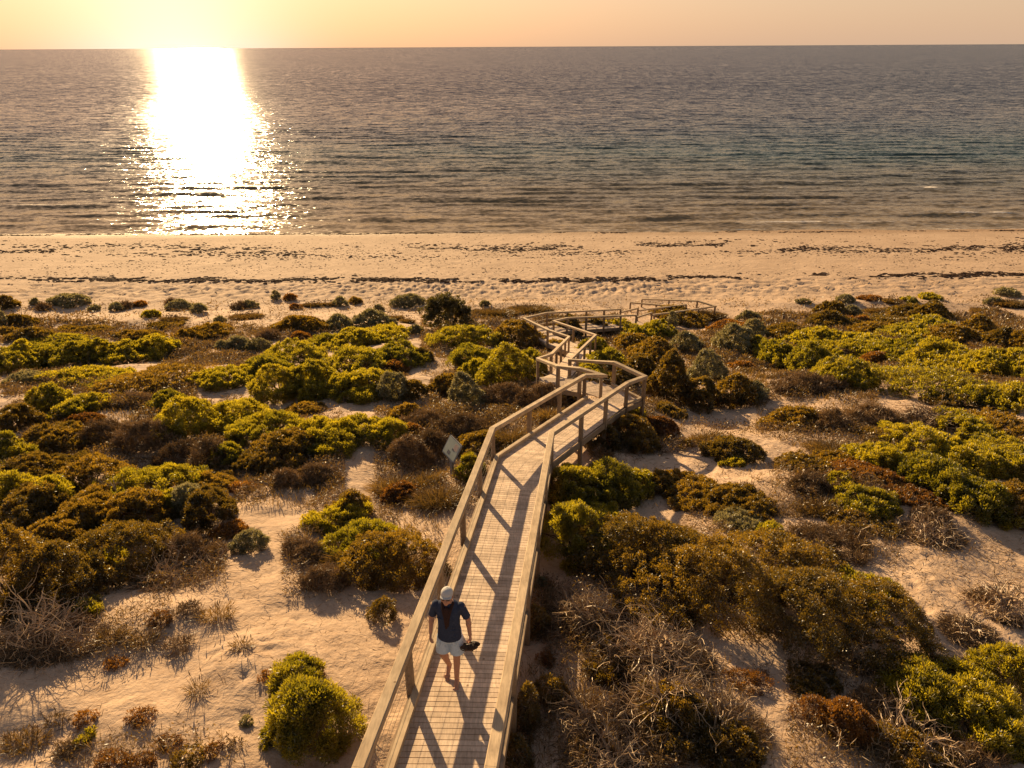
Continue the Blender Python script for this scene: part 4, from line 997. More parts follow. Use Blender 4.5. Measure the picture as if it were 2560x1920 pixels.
    for k in range(nb):
        i = r.integers(nc); e = cc[i] * .92 + org
        s = org + np.array([cc[i][0] * .12, cc[i][1] * .12, -.03])
        mid = (s + e) / 2 + r.normal(0, .05, 3) * rm + np.array([0, 0, .08 * h])
        mb.tube([s, mid, e], [max(.014 * (.6 + rm), .4 * px), max(.009 * (.6 + rm), .35 * px), .004], 4)
    if kind == 'D' or idx % 3 == 0:     # dead sticks poking out of the crown
        for k in range(5 if kind != 'D' else 12):
            i = r.integers(nc); p = cc[i] * .8 + org
            limb(mb, p, unit(dv[i] + r.normal(0, .5, 3)), rm * r.uniform(.3, .6), max(.0055, .34 * px), r, 1, .4, .03, 3, 2)
    mb.build('branches', MAT['B'] if kind == 'D' else MAT['stem'], root, org=org)

for i, v in enumerate(VEG):
    make_plant(*v, i)

# ------------------------------------------------------------------ low scrub and litter between the shrubs
def scatter(quad, n, r):
    q = np.array(quad, float)
    u, w = r.random(n)[:, None], r.random(n)[:, None]
    return (q[0] * (1 - u) + q[1] * u) * (1 - w) + (q[3] * (1 - u) + q[2] * u) * w

def build_scrub():
    r = np.random.default_rng(77)
    P = {'twig': [], 'leaf': [], 'grass': []}
    for (a, b, c, d, dens) in SCRUB:
        q = np.array([a, b, c, d]); ar = .5 * abs(np.cross(q[2] - q[0], q[3] - q[1]))
        dist = np.hypot(q[:, 0].mean(), q[:, 1].mean()); dist = np.hypot(dist, 10)
        k = dens * ar * np.clip(18 / dist, .25, 1.2)
        for key, f in (('twig', 380), ('leaf', 520), ('grass', 150)):
            p = scatter(q, int(k * f), r)
            m = fbm(p[:, 0] * .9, p[:, 1] * .9, 300 + len(key), 3) + .16 * vnoise(p[:, 0] * 3, p[:, 1] * 3, 9)
            p = p[m > .505 + .08 * r.random(len(p))]
            P[key].append(p)
    # thin strewn litter over all the near sand
    p = np.stack([r.uniform(-30, 30, 60000), 4 + 46 * r.random(60000) ** 1.5], -1)
    m = fbm(p[:, 0] * .5, p[:, 1] * .5, 333, 3); p = p[(m > .43) & (np.abs(p[:, 0]) < 6 + p[:, 1] * .8)]
    P['twig'].append(p)
    for key in P:
        p = np.concatenate(P[key])
        # nothing grows on the deck
        clear = np.ones(len(p), bool)
        for (a, b) in zip(WALK_MID[:-1], WALK_MID[1:]):
            A = np.array(a[:2]); D = np.array(b[:2]) - A
            t = np.clip(((p - A) @ D) / (D @ D), 0, 1); dd = np.linalg.norm(p - A - t[:, None] * D, axis=1)
            clear &= dd > .72
        p = p[clear]; n = len(p)
        z = gz(p[:, 0], p[:, 1]); dist = np.sqrt(p[:, 0] ** 2 + p[:, 1] ** 2 + (CAMZ - z) ** 2); px = dist / 711
        g = .75 * np.clip((fbm(p[:, 0] * .9, p[:, 1] * .9, 300 + len(key), 3) - .47) * 6, 0, 1)
        if key == 'twig':
            d = unit(np.stack([r.normal(size=n), r.normal(size=n), np.abs(r.normal(0, .45, n)) * (.25 + g)], -1)); ln = np.maximum(.17, 4.5 * px) * r.uniform(.5, 1.4, n); wd = np.maximum(.006, .55 * px)
            base = np.stack([p[:, 0], p[:, 1], z + .01 + .35 * g * r.random(n)], -1)
            mat, nm, lab = MAT['D'], 'dry_twig_litter', 'dry twigs and dead sticks strewn between the shrubs'
        elif key == 'leaf':
            d = unit(r.normal(size=(n, 3)) + [0, 0, .5]); ln = np.maximum(.05, 2.2 * px) * r.uniform(.7, 1.3, n); wd = np.maximum(.02, .95 * px)
            base = np.stack([p[:, 0], p[:, 1], z + .01 + .45 * g * r.random(n)], -1)
            mat, nm, lab = MAT['U'], 'low_undergrowth', 'low brown-green undergrowth filling the gaps between shrubs'
        else:
            d = unit(np.stack([r.normal(0, .4, n), r.normal(0, .4, n), np.ones(n)], -1)); ln = np.maximum(.22, 4 * px) * r.uniform(.5, 1.2, n); wd = np.maximum(.006, .6 * px)
            base = np.stack([p[:, 0], p[:, 1], z], -1)
            mat, nm, lab = MAT['T'], 'dry_grass', 'thin dry grass stalks standing between the shrubs'
        o = link(nm, blade_mesh(nm, leaf_quads(base, d, ln, wd, r), r.random(n)), mat)
        tag(o, lab, kind='stuff')
build_scrub()

# ------------------------------------------------------------------ boardwalk
walk = link('boardwalk', None, loc=(-.9, 5.15, 13.6))
tag(walk, 'zigzag timber boardwalk with handrails and wires descending to the beach', 'boardwalk')
WORG = np.array([-.9, 5.15, 13.6])
DROP = .88

def deck_strip(name, Ls, Rs, stairs=0, pitch=.096, gap=.011):
    """planks laid between the left and right edge lines (rail-top coordinates)"""
    mb = MB()
    Ls = [np.array(p) - [0, 0, DROP] for p in Ls]; Rs = [np.array(p) - [0, 0, DROP] for p in Rs]
    z0, z1 = Ls[0][2], Ls[-1][2]; tot = 0
    lens = [np.linalg.norm(((Ls[i + 1] + Rs[i + 1]) - (Ls[i] + Rs[i]))[:2]) / 2 for i in range(len(Ls) - 1)]
    T = sum(lens); acc = 0
    for i in range(len(Ls) - 1):
        n = max(1, int(round(lens[i] / pitch)))
        for k in range(n):
            t0 = (k + gap / pitch / 2) / n; t1 = (k + 1 - gap / pitch / 2) / n
            a, b = Ls[i] + (Ls[i + 1] - Ls[i]) * t0, Ls[i] + (Ls[i + 1] - Ls[i]) * t1
            c, d = Rs[i] + (Rs[i + 1] - Rs[i]) * t0, Rs[i] + (Rs[i + 1] - Rs[i]) * t1
            j = RNG.normal(0, .0006, 4)
            u = unit(c - a) * .045
            a, b, c, d = a + u, b + u, c - u, d - u
            if stairs:
                f = (acc + lens[i] * (t0 + t1) / 2) / T; z = z0 + (z1 - z0) * (math.floor(f * stairs) + .5) / stairs
                a, b, c, d = [np.array([q[0], q[1], z]) for q in (a, b, c, d)]
            top = [p + [0, 0, e] for p, e in zip((a, c, d, b), j)]
            mb.hexa([p - [0, 0, .032] for p in top], top)
        acc += lens[i]
    return mb.build(name, M_DECK, walk, org=WORG)

def side_board(name, pts, off_z, w, hgt, mat, out=0.0):
    """board following a line; out shifts it sideways"""
    for a, b in zip(pts[:-1], pts[1:]):
        a, b = np.array(a), np.array(b)
        if np.linalg.norm(a - b) < .15: continue
        d = unit((b - a) * [1, 1, 0]); s = np.array([d[1], -d[0], 0])
        mb = MB()
        p = [a + s * (out - w / 2), b + s * (out - w / 2), b + s * (out + w / 2), a + s * (out + w / 2)]
        mb.hexa([q + [0, 0, off_z - hgt] for q in p], [q + [0, 0, off_z] for q in p])
        mb.build(name, mat, walk, org=WORG)

def handrail(pts, w=.145, hh=.105):
    """mitred rail: one part per straight run"""
    pts = [np.array(p, float) for p in pts]; n = len(pts)
    offs = []
    for i in range(n):
        d0 = unit((pts[i] - pts[i - 1]) * [1, 1, 0]) if i > 0 else None
        d1 = unit((pts[i + 1] - pts[i]) * [1, 1, 0]) if i < n - 1 else None
        if d0 is None: d0 = d1
        if d1 is None: d1 = d0
        s0 = np.array([d0[1], -d0[0], 0]); s1 = np.array([d1[1], -d1[0], 0])
        m = unit(s0 + s1); offs.append(m * (w / 2) / max(.35, float(m @ s0)))
    for i in range(n - 1):
        mb = MB(); a, b = pts[i], pts[i + 1]; g = unit(b - a) * .0015
        q = [a + g - offs[i], a + g + offs[i], b - g + offs[i + 1], b - g - offs[i + 1]]
        c = .012       # eased top edges
        u = [unit(offs[i]) * c, unit(offs[i]) * c, unit(offs[i + 1]) * c, unit(offs[i + 1]) * c]
        sg = [1, -1, -1, 1]
        low = [p - [0, 0, hh] for p in q]; mid = [p - [0, 0, c] for p in q]; top = [p + k * s for p, k, s in zip(q, u, sg)]
        mb.add(low + mid + top, [(3, 2, 1, 0), (0, 1, 5, 4), (1, 2, 6, 5), (2, 3, 7, 6), (3, 0, 4, 7), (4, 5, 9, 8), (5, 6, 10, 9), (6, 7, 11, 10), (7, 4, 8, 11), (8, 9, 10, 11)])
        mb.build('handrail', M_RAIL, walk, org=WORG)

def posts(pts, sp=2.2, ends=(True, True), size=.10, reverse=True, below=.45):
    for a, b in zip(pts[:-1], pts[1:]):
        a, b = np.array(a), np.array(b); ln = np.linalg.norm((b - a)[:2])
        if ln < .9: ks = [1.0]
        else:
            n = max(1, int(round(ln / sp))); ks = [k / n for k in range(1, n + 1)]
        rz = math.atan2(b[1] - a[1], b[0] - a[0])
        for t in ks:
            p = a + (b - a) * t; zt = p[2] - .107; zb = min(float(terrain(p[0], p[1])) - .05, p[2] - DROP - .25)
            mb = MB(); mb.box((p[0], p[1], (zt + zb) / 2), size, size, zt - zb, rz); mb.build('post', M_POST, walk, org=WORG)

def wires(pts, hs=(.18, .34, .50, .66)):
    for a, b in zip(pts[:-1], pts[1:]):
        a, b = np.array(a), np.array(b)
        if np.linalg.norm(a - b) < .9: continue
        for hgt in hs:
            mb = MB(); p0 = a - [0, 0, DROP - hgt]; p1 = b - [0, 0, DROP - hgt]
            mb.tube([p0, (p0 + p1) / 2 - [0, 0, .006], p1], .0026, 4); mb.build('wire', M_WIRE, walk, org=WORG)

A = RAIL_L; B = RAIL_R
L2 = [(2.38, 21.05, 11.85), (2.92, 21.06, 11.85), (2.27, 21.57, 11.85), (1.60, 22.44, 11.55), (.98, 24.63, 10.9), (1.56, 25.86, 10.55), (2.91, 33.65, 8.2), (1.94, 35.84, 7.75), (.70, 39.16, 7.2), (2.13, 40.62, 7.0), (7.64, 47.17, 4.9)]
R2 = [(3.65, 20.33, 11.9), (4.31, 20.91, 11.85), (3.48, 22.06, 11.85), (2.18, 24.5, 10.9), (4.29, 33.87, 8.2), (2.43, 38.65, 7.2), (3.32, 39.98, 6.9), (8.54, 45.95, 4.9)]
E1 = [(7.69, 47.65, 4.5), (9.37, 49.94, 4.0)]; E2 = [(9.41, 49.97, 3.8), (13.62, 52.70, 3.3)]
G1 = [(8.69, 46.61, 4.5), (10.21, 48.97, 4.0)]; G2 = [(10.25, 49.0, 3.8), (14.40, 51.83, 3.25), (15.86, 52.56, 3.2), (14.78, 53.85, 3.2), (10.87, 56.46, 2.5)]
F1 = [(13.36, 52.37, 3.2), (9.77, 55.58, 2.5)]

deck_strip('deck', A[:3], B[:3])
deck_strip('deck', A[2:], B[2:])
deck_strip('landing_deck', [(2.92, 21.06, 11.85), (2.27, 21.57, 11.85)], [(4.31, 20.91, 11.85), (3.48, 22.06, 11.85)])
deck_strip('landing_deck', [(2.38, 21.05, 11.846), (2.92, 21.06, 11.846)], [(3.65, 20.33, 11.846), (4.31, 20.91, 11.846)])
deck_strip('stairs', [(2.27, 21.57, 11.80), (1.6, 22.44, 11.5), (.98, 24.63, 10.9)], [(3.48, 22.06, 11.80), (2.85, 23.2, 11.4), (2.18, 24.5, 10.9)], stairs=6)
deck_strip('deck', [L2[4], L2[5], L2[6]], [R2[3], (2.46, 25.75, 10.55), R2[4]])
deck_strip('deck', [L2[6], L2[7], L2[8]], [R2[4], (3.54, 35.9, 7.75), R2[5]])
deck_strip('deck', [L2[8], L2[9], L2[10]], [R2[5], R2[6], R2[7]])
deck_strip('deck', [L2[10], (9.39, 49.95, 3.8), E2[1]], [R2[7], (10.23, 48.98, 3.8), G2[1]], stairs=0)
deck_strip('landing_deck', [E2[1], (13.36, 52.37, 3.25), ], [(14.78, 53.85, 3.25), (15.86, 52.56, 3.25)])
deck_strip('deck', [F1[0], F1[1]], [G2[3], G2[4]])
for pts in (A, B):
    handrail(pts); posts(pts); wires(pts)
for pts in (L2, R2, G2):
    handrail(pts); posts(pts)
wires(L2[2:5]); wires(R2[1:4])
for pts in (E1, E2, G1, F1):
    handrail(pts); posts(pts, 2.0)
for pts in (A, B, L2[2:], R2, G2):
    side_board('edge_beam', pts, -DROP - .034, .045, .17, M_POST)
side_board('kerb', A, -DROP + .105, .10, .10, M_RAIL, out=.10)
side_board('kerb', R2[:3], -DROP + .085, .08, .08, M_RAIL, out=-.06)
side_board('midrail', L2[8:], -.42, .05, .07, M_RAIL)
side_board('midrail', L2[8:], -.66, .05, .07, M_RAIL)
# foot posts of the handrail ends
posts([(A[2][0], A[2][1] - .01, A[2][2]), A[2]]); posts([(B[2][0], B[2][1] - .01, B[2][2]), B[2]])

# ------------------------------------------------------------------ interpretive sign
M_SIGN = plain('grey_steel', (.20, .205, .215), .7, .2, .08, 6)
M_FACE = plain('sign_face', (.40, .42, .34), .75, .15, .10, 4)
M_PICT = plain('sign_picture', (.46, .34, .27), .75, .15, .2, 14)
M_DARK = plain('sign_print', (.10, .10, .11), .4, .5, .25, 18)
def build_sign():
    sx, sy = -1.62, 16.2; sz = float(terrain(sx, sy))
    a = np.array([.30, -.53, 0]); b = np.array([.196, .11, .38]); nn = unit(np.cross(a, b))
    c = np.array([sx + .02, sy + .02, sz + .86])
    if c[2] < sz: pass
    o = link('information_sign', None, loc=(sx, sy, sz))
    tag(o, 'grey lectern-style information sign with a tilted picture panel beside the boardwalk bend', 'sign')
    org = np.array([sx, sy, sz])
    ua, ub = unit(a), unit(b)
    mb = MB(); rz = math.atan2(ua[1], ua[0])
    mb.box((sx, sy, sz + .30), .145, .055, .84, rz); mb.build('post', M_SIGN, o, org=org)
    def slab(w, h, t0, t1, cx=0, cy=0, rc=.03):
        """rounded slab in the panel's plane"""
        ring = []
        for (qx, qy, s) in ((1, 1, 0), (-1, 1, 1), (-1, -1, 2), (1, -1, 3)):
            for k in range(4):
                an = math.pi / 2 * (s + k / 3)
                ring.append((cx + qx * (w / 2 - rc) + rc * math.cos(an), cy + qy * (h / 2 - rc) + rc * math.sin(an)))
        n = len(ring); m = MB()
        v = [c + ua * x + ub * y + nn * t0 for x, y in ring] + [c + ua * x + ub * y + nn * t1 for x, y in ring] + [c + ua * cx + ub * cy + nn * t0, c + ua * cx + ub * cy + nn * t1]
        m.add(v, [(i, (i + 1) % n, n + (i + 1) % n, n + i) for i in range(n)], [((i + 1) % n, i, 2 * n) for i in range(n)] + [(n + i, n + (i + 1) % n, 2 * n + 1) for i in range(n)])
        return m
    slab(.70, .52, -.03, .0).build('frame', M_SIGN, o, org=org)
    f = slab(.64, .46, .0, .004, rc=.02).build('panel', M_FACE, o, org=org)
    slab(.20, .17, .004, .006, .17, .10, .01).build('picture', M_PICT, f, org=org)
    slab(.15, .10, .004, .006, -.05, -.13, .01).build('picture', M_DARK, f, org=org)
    slab(.16, .028, .004, .006, .10, -.005, .008).build('print_line', M_DARK, f, org=org)
    slab(.10, .02, .006, .008, .07, .02, .008).build('print_line', M_DARK, f, org=org)
build_sign()

# ------------------------------------------------------------------ small posts and litter
def stake(x, y, h, lean, label):
    z = float(terrain(x, y)); mb = MB()
    mb.hexa([(x - .09, y - .07, z - .2), (x + .09, y - .07, z - .2), (x + .09, y + .07, z - .2), (x - .09, y + .07, z - .2)],
            [(x - .09 + lean, y - .07, z + h), (x + .09 + lean, y - .07, z + h - .03), (x + .09 + lean, y + .07, z + h), (x - .09 + lean, y + .07, z + h + .02)])
    o = mb.build('wooden_post', M_POST, org=(x, y, z)); o.location = (x, y, z)
    tag(o, label, 'post', 'short wooden posts along the dune toe')
stake(19.58, 48.3, .48, .02, 'short wooden post at the back edge of the big carpet of yellow domes')
stake(34.39, 51.1, .58, .14, 'leaning short wooden post beside the olive open bush near the sand')
stake(-10.8, 46.2, .50, .02, 'short wooden post behind the dense grey-olive bush in the middle group')

def scrap(name, x, y, s, col, label, cat, flat=.35):
    z = float(terrain(x, y)); r = np.random.default_rng(int(x * 100))
    bm = bmesh.new(); bmesh.ops.create_icosphere(bm, subdivisions=2, radius=s)
    for v in bm.verts:
        v.co *= r.uniform(.6, 1.25); v.co.z *= flat; v.co.x *= 1.3
    me = bpy.data.meshes.new(name); bm.to_mesh(me); bm.free()
    o = link(name, me, plain(name + '_surface', col, .4, .5), loc=(x, y, z + s * .25)); tag(o, label, cat)
scrap('plastic_litter', 7.99, 13.1, .13, (.55, .60, .62), 'crumpled pale plastic litter on the upper sand slope', 'litter')
scrap('plastic_scrap', .74, 7.33, .04, (.6, .62, .66), 'tiny white plastic scrap on sand beside the near boardwalk', 'litter', .6)
def board(x, y, ln, w, rz, label):
    z = float(terrain(x, y)); mb = MB(); mb.box((x, y, z + .05), w, ln, .03, rz)
    mb.box((x, y, z + .072), w * .8, .03, .012, rz)
    o = mb.build('timber_board', M_DECK, org=(x, y, z)); o.location = (x, y, z); tag(o, label, 'board')
board(7.21, 9.5, .17, .055, .5, 'small pale board lying on sand near the edge dead bush')
board(7.85, 9.9, .16, .04, 1.4, 'small grey piece of wood lying crosswise on the sand')
# ------------------------------------------------------------------ the walker
def cap(mb, p0, p1, r0, r1, n=12):
    p0, p1 = np.array(p0, float), np.array(p1, float); d = unit(p1 - p0)
    k = np.array([.98, .82, .5]); c = np.sqrt(1 - k ** 2)
    pts = [p0 - d * r0 * a for a in k] + [p0, p0 + (p1 - p0) * .33, p0 + (p1 - p0) * .67, p1] + [p1 + d * r1 * a for a in k[::-1]]
    rad = [r0 * a for a in c] + [r0, r0 + (r1 - r0) * .33, r0 + (r1 - r0) * .67, r1] + [r1 * a for a in c[::-1]]
    mb.tube(pts, rad, n)

def ell(mb, c, r, rot=0.0, n=14, m=9):
    """ellipsoid, tilted about x"""
    v = []
    for i in range(1, m):
        ph = math.pi * i / m
        for k in range(n):
            th = 2 * math.pi * k / n
            v.append((r[0] * math.sin(ph) * math.cos(th), r[1] * math.sin(ph) * math.sin(th), r[2] * math.cos(ph)))
    v += [(0, 0, r[2]), (0, 0, -r[2])]
    v = np.array(v); ca, sa = math.cos(rot), math.sin(rot)
    v = np.stack([v[:, 0], v[:, 1] * ca - v[:, 2] * sa, v[:, 1] * sa + v[:, 2] * ca], -1) + np.array(c)
    q = [(i * n + k, (i + 1) * n + k, (i + 1) * n + (k + 1) % n, i * n + (k + 1) % n) for i in range(m - 2) for k in range(n)]
    a, b = (m - 1) * n, (m - 1) * n + 1
    t = [(a, k, (k + 1) % n) for k in range(n)] + [(b, (m - 2) * n + (k + 1) % n, (m - 2) * n + k) for k in range(n)]
    mb.add(v, q, t)

def loft(mb, rings, n=20):
    """closed stack of ellipses: (cx, cy, cz, rx, ry)"""
    v = [(c[0] + c[3] * math.cos(2 * math.pi * k / n), c[1] + c[4] * math.sin(2 * math.pi * k / n), c[2]) for c in rings for k in range(n)]
    m = len(rings); v += [rings[0][:3], rings[-1][:3]]
    up = rings[-1][2] > rings[0][2]
    q = [(i * n + k, i * n + (k + 1) % n, (i + 1) * n + (k + 1) % n, (i + 1) * n + k) for i in range(m - 1) for k in range(n)]
    t = [(m * n, (k + 1) % n, k) for k in range(n)] + [(m * n + 1, (m - 1) * n + k, (m - 1) * n + (k + 1) % n) for k in range(n)]
    if not up:
        q = [f[::-1] for f in q]; t = [f[::-1] for f in t]
    mb.add(v, q, t)

def fuse(mb, name, mat, voxel, smooth=2, parent=None):
    """one continuous skin from overlapping closed shapes"""
    o = link(name, mb.mesh(name), None)
    md = o.modifiers.new('skin', 'REMESH'); md.mode = 'VOXEL'; md.voxel_size = voxel; md.use_smooth_shade = True
    if smooth:
        s = o.modifiers.new('soft', 'SMOOTH'); s.factor = .5; s.iterations = smooth
    dg = bpy.context.evaluated_depsgraph_get(); dg.update()
    me = bpy.data.meshes.new_from_object(o.evaluated_get(dg)); me.name = name
    o.modifiers.clear(); old = o.data; o.data = me; bpy.data.meshes.remove(old)
    me.materials.clear(); me.materials.append(mat)
    for p in me.polygons: p.use_smooth = True
    if parent is not None: o.parent = parent
    return o

def build_person():
    skin = plain('warm_skin', (.42, .215, .135), .55, .35, .08, 30)
    shirt = plain('navy_tshirt', (.036, .046, .078), .9, .1, .18, 40, .35, 120)
    shorts = plain('light_blue_shorts', (.46, .57, .68), .85, .15, .08, 30, .3, 90)
    capm = plain('pale_grey_cap', (.50, .48, .45), .85, .15, .06, 40, .25, 140)
    dark = plain('dark_lens', (.012, .010, .010), .15, .6, .1)
    hairm = plain('grey_brown_hair', (.16, .12, .09), .7, .3, .3, 90)
    brown = plain('dark_brown_leather', (.040, .022, .013), .6, .4, .3, 60)
    px, py = -.88, 7.42
    dz = float(np.interp(py, [-4.5, 5.15, 15.1], [14.98, 13.62, 12.22])) + .002
    b = MB()
    # legs: the leg at +x is planted forward, the other trails with a bent knee
    cap(b, (.088, .0, .90), (.098, -.055, .50), .088, .057); cap(b, (.098, -.055, .50), (.088, -.085, .10), .055, .037); ell(b, (.092, -.045, .37), (.050, .056, .10))
    cap(b, (-.088, .0, .90), (-.105, -.045, .51), .088, .057); cap(b, (-.105, -.045, .51), (-.066, .115, .155), .055, .037); ell(b, (-.09, .03, .39), (.050, .056, .10), .4)
    for (ax, ay, az, hx, hy, hz, bx, by, bz, s) in ((.088, -.085, .10, .09, -.055, .037, .098, -.225, .030, 1), (-.066, .115, .155, -.064, .15, .105, -.075, .0, .034, -1)):
        cap(b, (ax, ay, az), (hx, hy, hz), .038, .034); cap(b, (hx, hy, hz), (bx, by, bz), .034, .030); cap(b, (ax, ay - .01, az - .01), (bx, by + .03, bz + .005), .032, .028)
        cap(b, (bx - .022, by, bz - .003), (bx + .024, by + .006, bz - .003), .027, .024)
        for k, (o_, l_, r_) in enumerate(((-.030, .055, .0135), (-.012, .052, .0105), (.005, .046, .010), (.020, .040, .0095), (.034, .032, .009))):
            cap(b, (bx + s * o_, by - .012 + .004 * k, bz - .008), (bx + s * o_, by - .012 - l_ + .004 * k, bz - .016), r_, r_ * .9, 8)
    # trunk and neck
    loft(b, [(0, .005, .80, .13, .09), (0, .005, .88, .162, .112), (0, 0, .98, .158, .112), (0, -.012, 1.10, .152, .112), (0, -.008, 1.22, .165, .115), (0, .0, 1.33, .182, .112),
             (0, .005, 1.41, .172, .088), (0, .005, 1.455, .11, .07), (0, -.012, 1.50, .062, .062), (0, -.03, 1.56, .055, .058)])
    for s in (-1, 1): ell(b, (s * .172, .005, 1.385), (.044, .048, .050))
    # head, tipped towards the deck
    tl = math.radians(-10); hc = np.array([0, -.055, 1.615])
    def hp(x, y, z):
        return (hc[0] + 1.06 * x, hc[1] + y * math.cos(tl) - z * math.sin(tl), hc[2] + y * math.sin(tl) + z * math.cos(tl))
    ell(b, hp(0, .012, .02), (.076, .096, .098), tl); ell(b, hp(0, -.022, -.045), (.058, .068, .072), tl); ell(b, hp(0, -.058, -.088), (.030, .028, .026), tl)
    cap(b, hp(0, -.088, .005), hp(0, -.108, -.032), .010, .0145, 8); ell(b, hp(.014, -.094, -.034), (.009, .010, .008), tl); ell(b, hp(-.014, -.094, -.034), (.009, .010, .008), tl)
    ell(b, hp(0, -.083, -.060), (.026, .012, .006), tl); ell(b, hp(0, -.082, -.071), (.022, .012, .007), tl)
    ell(b, hp(0, -.080, .020), (.060, .016, .012), tl)
    for s in (-1, 1):
        ell(b, hp(s * .078, .010, -.008), (.010, .022, .032), tl); ell(b, hp(s * .048, -.062, -.03), (.022, .020, .024), tl)
        ell(b, hp(s * .031, -.078, .0), (.013, .009, .009), tl)
    # arms
    def hand(w, e, holds):
        w, e = np.array(w), np.array(e); d = unit(w - e); side = unit(np.cross(d, [1, 0, 0])); side = side if side[1] < 0 else -side   # side: towards the thumb
        sx = 1 if w[0] > 0 else -1; inn = np.array([-sx, 0, 0])
        pc = w + d * .052
        for k in (-.028, -.010, .010, .027): cap(b, w + side * k * .55, pc + side * k + d * .028, .0165, .0145, 8)
        for k, (o_, l_) in enumerate(((.032, .074), (.011, .082), (-.010, .076), (-.030, .060))):
            p = pc + side * o_ + d * .036; c1 = .35 if not holds else .85; c2 = 1.0 if not holds else 2.0; sp = side * (.10 * o_ / .03)
            d1 = unit(d * math.cos(c1) + inn * math.sin(c1) + sp * .5); d2 = unit(d * math.cos(c2) + inn * math.sin(c2) + sp * .3); c3 = c2 + (.4 if not holds else .8)
            d3 = unit(d * math.cos(c3) + inn * math.sin(c3))
            q = p + d1 * l_ * .46; u = q + d2 * l_ * .32; t = u + d3 * l_ * .24
            cap(b, p - d * .012, q, .0095, .0088, 8); cap(b, q, u, .0088, .0080, 8); cap(b, u, t, .0080, .0068, 8)
        t0 = w + side * .022 + d * .022; t1 = t0 + unit(side * .75 + d * .75 + inn * .35) * .040; t2 = t1 + unit(side * .15 + d * .9 + inn * (.45 if not holds else .9)) * .032
        cap(b, t0, t1, .0135, .0105, 8); cap(b, t1, t2, .0105, .0082, 8)
        return pc + d * .075 + inn * .012
    for (sh, el, wr, holds) in (((-.195, .005, 1.39), (-.262, .035, 1.135), (-.272, -.035, .895), False), ((.195, .005, 1.39), (.268, .035, 1.14), (.300, -.02, .900), True)):
        cap(b, sh, el, .052, .041); cap(b, el, wr, .041, .027); ell(b, np.array(el) * .72 + np.array(wr) * .28, (.042, .044, .07))
        hp_ = hand(wr, el, holds)
        if holds: grip = hp_
    person = fuse(b, 'person', skin, .0052, 2)
    tag(person, 'barefoot person on the boardwalk in navy t-shirt, light blue shorts and pale cap', 'person')
    # t-shirt
    s = MB()
    loft(s, [(0, -.004, .845, .182, .146), (0, -.006, .93, .174, .138), (0, -.012, 1.06, .160, .128), (0, -.012, 1.16, .161, .128), (0, -.006, 1.28, .174, .130), (0, .0, 1.36, .188, .120),
             (0, .004, 1.42, .172, .098), (0, .004, 1.462, .122, .083), (0, -.004, 1.485, .078, .074)], 28)
    for (sh, el) in (((-.190, .005, 1.385), (-.262, .035, 1.135)), ((.190, .005, 1.385), (.268, .035, 1.14))):
        sh, el = np.array(sh), np.array(el); m = sh + (el - sh) * .78
        ell(s, (sh[0] * .93, .004, 1.392), (.066, .072, .070)); s.tube([sh - (el - sh) * .12, sh, sh + (el - sh) * .4, m, m + (el - sh) * .01], [.03, .058, .057, .060, .053], 16)
    r = np.random.default_rng(5)
    for k in range(16):      # soft folds across the front and sides
        a = r.uniform(-.15, .15); z = r.uniform(.95, 1.30)
        p = np.array([a, -.138 + .6 * a * a, z]); e = p + np.array([r.normal(0, .05), .01, r.normal(.03, .05)])
        cap(s, p, e, .009, .005, 6)
    fuse(s, 't_shirt', shirt, .007, 3, person)
    # dark brown wedge shape from the collar down the shirt front
    s = MB()
    for sg in (-1, 1): cap(s, (sg * .075, -.03, 1.475), (sg * .05, -.115, 1.42), .024, .026); cap(s, (sg * .05, -.115, 1.42), (sg * .022, -.140, 1.30), .026, .024); cap(s, (sg * .022, -.140, 1.30), (sg * .014, -.142, 1.14 + .03 * sg), .024, .016)
    cap(s, (0, -.118, 1.43), (.006, -.142, 1.15), .034, .020)
    fuse(s, 'chest_wedge', plain('dark_brown_wedge', (.040, .022, .018), .9, .1, .2, 60), .007, 2, person)
    # shorts: two flared legs
    s = MB()
    loft(s, [(0, .0, .80, .176, .124), (0, .0, .88, .180, .130), (0, 0, .96, .172, .126), (0, 0, .985, .168, .122)], 28)
    for sg, kn in ((1, (.104, -.040, .575)), (-1, (-.108, -.032, .58))):
        h = np.array([sg * .092, 0, .84]); k = np.array(kn)
        s.tube([h + [0, 0, .06], h, h + (k - h) * .5, k, k + (k - h) * .01], [.07, .100, .101, .106, .095], 18)
    for sg in (-1, 1):
        for k in range(4): cap(s, (sg * (.02 + .035 * k), -.118, .86), (sg * (.05 + .04 * k), -.112, .70), .008, .005, 6)
    fuse(s, 'shorts', shorts, .007, 2, person)
    # cap with brim
    s = MB()
    ell(s, hp(0, .012, .040), (.087, .106, .088), tl, 20, 12)
    v = []; nb = 11
    for i in range(nb):
        a = math.pi * (i / (nb - 1)) ; x = .078 * math.cos(a); yy = -.065 - .058 * math.sin(a); zz = .030 - .010 * math.sin(a) - .9 * x * x * 2.2
        v.append(hp(x, yy, zz))
    inner = [hp(.078 * math.cos(math.pi * i / (nb - 1)), -.045 - .02 * math.sin(math.pi * i / (nb - 1)), .032) for i in range(nb)]
    th = np.array([0, 0, .007])
    V = [np.array(p) for p in v] + [np.array(p) for p in inner]; V2 = [p - th for p in V]
    q = [(i, i + 1, nb + i + 1, nb + i) for i in range(nb - 1)]
    Q = q + [tuple(2 * nb + k for k in f[::-1]) for f in q] + [(i + 1, i, 2 * nb + i, 2 * nb + i + 1) for i in range(nb - 1)] + [(nb + i, nb + i + 1, 3 * nb + i + 1, 3 * nb + i) for i in range(nb - 1)] + [(0, nb, 3 * nb, 2 * nb), (2 * nb - 1, nb - 1, 3 * nb - 1, 4 * nb - 1)]
    s.add(V + V2, Q)
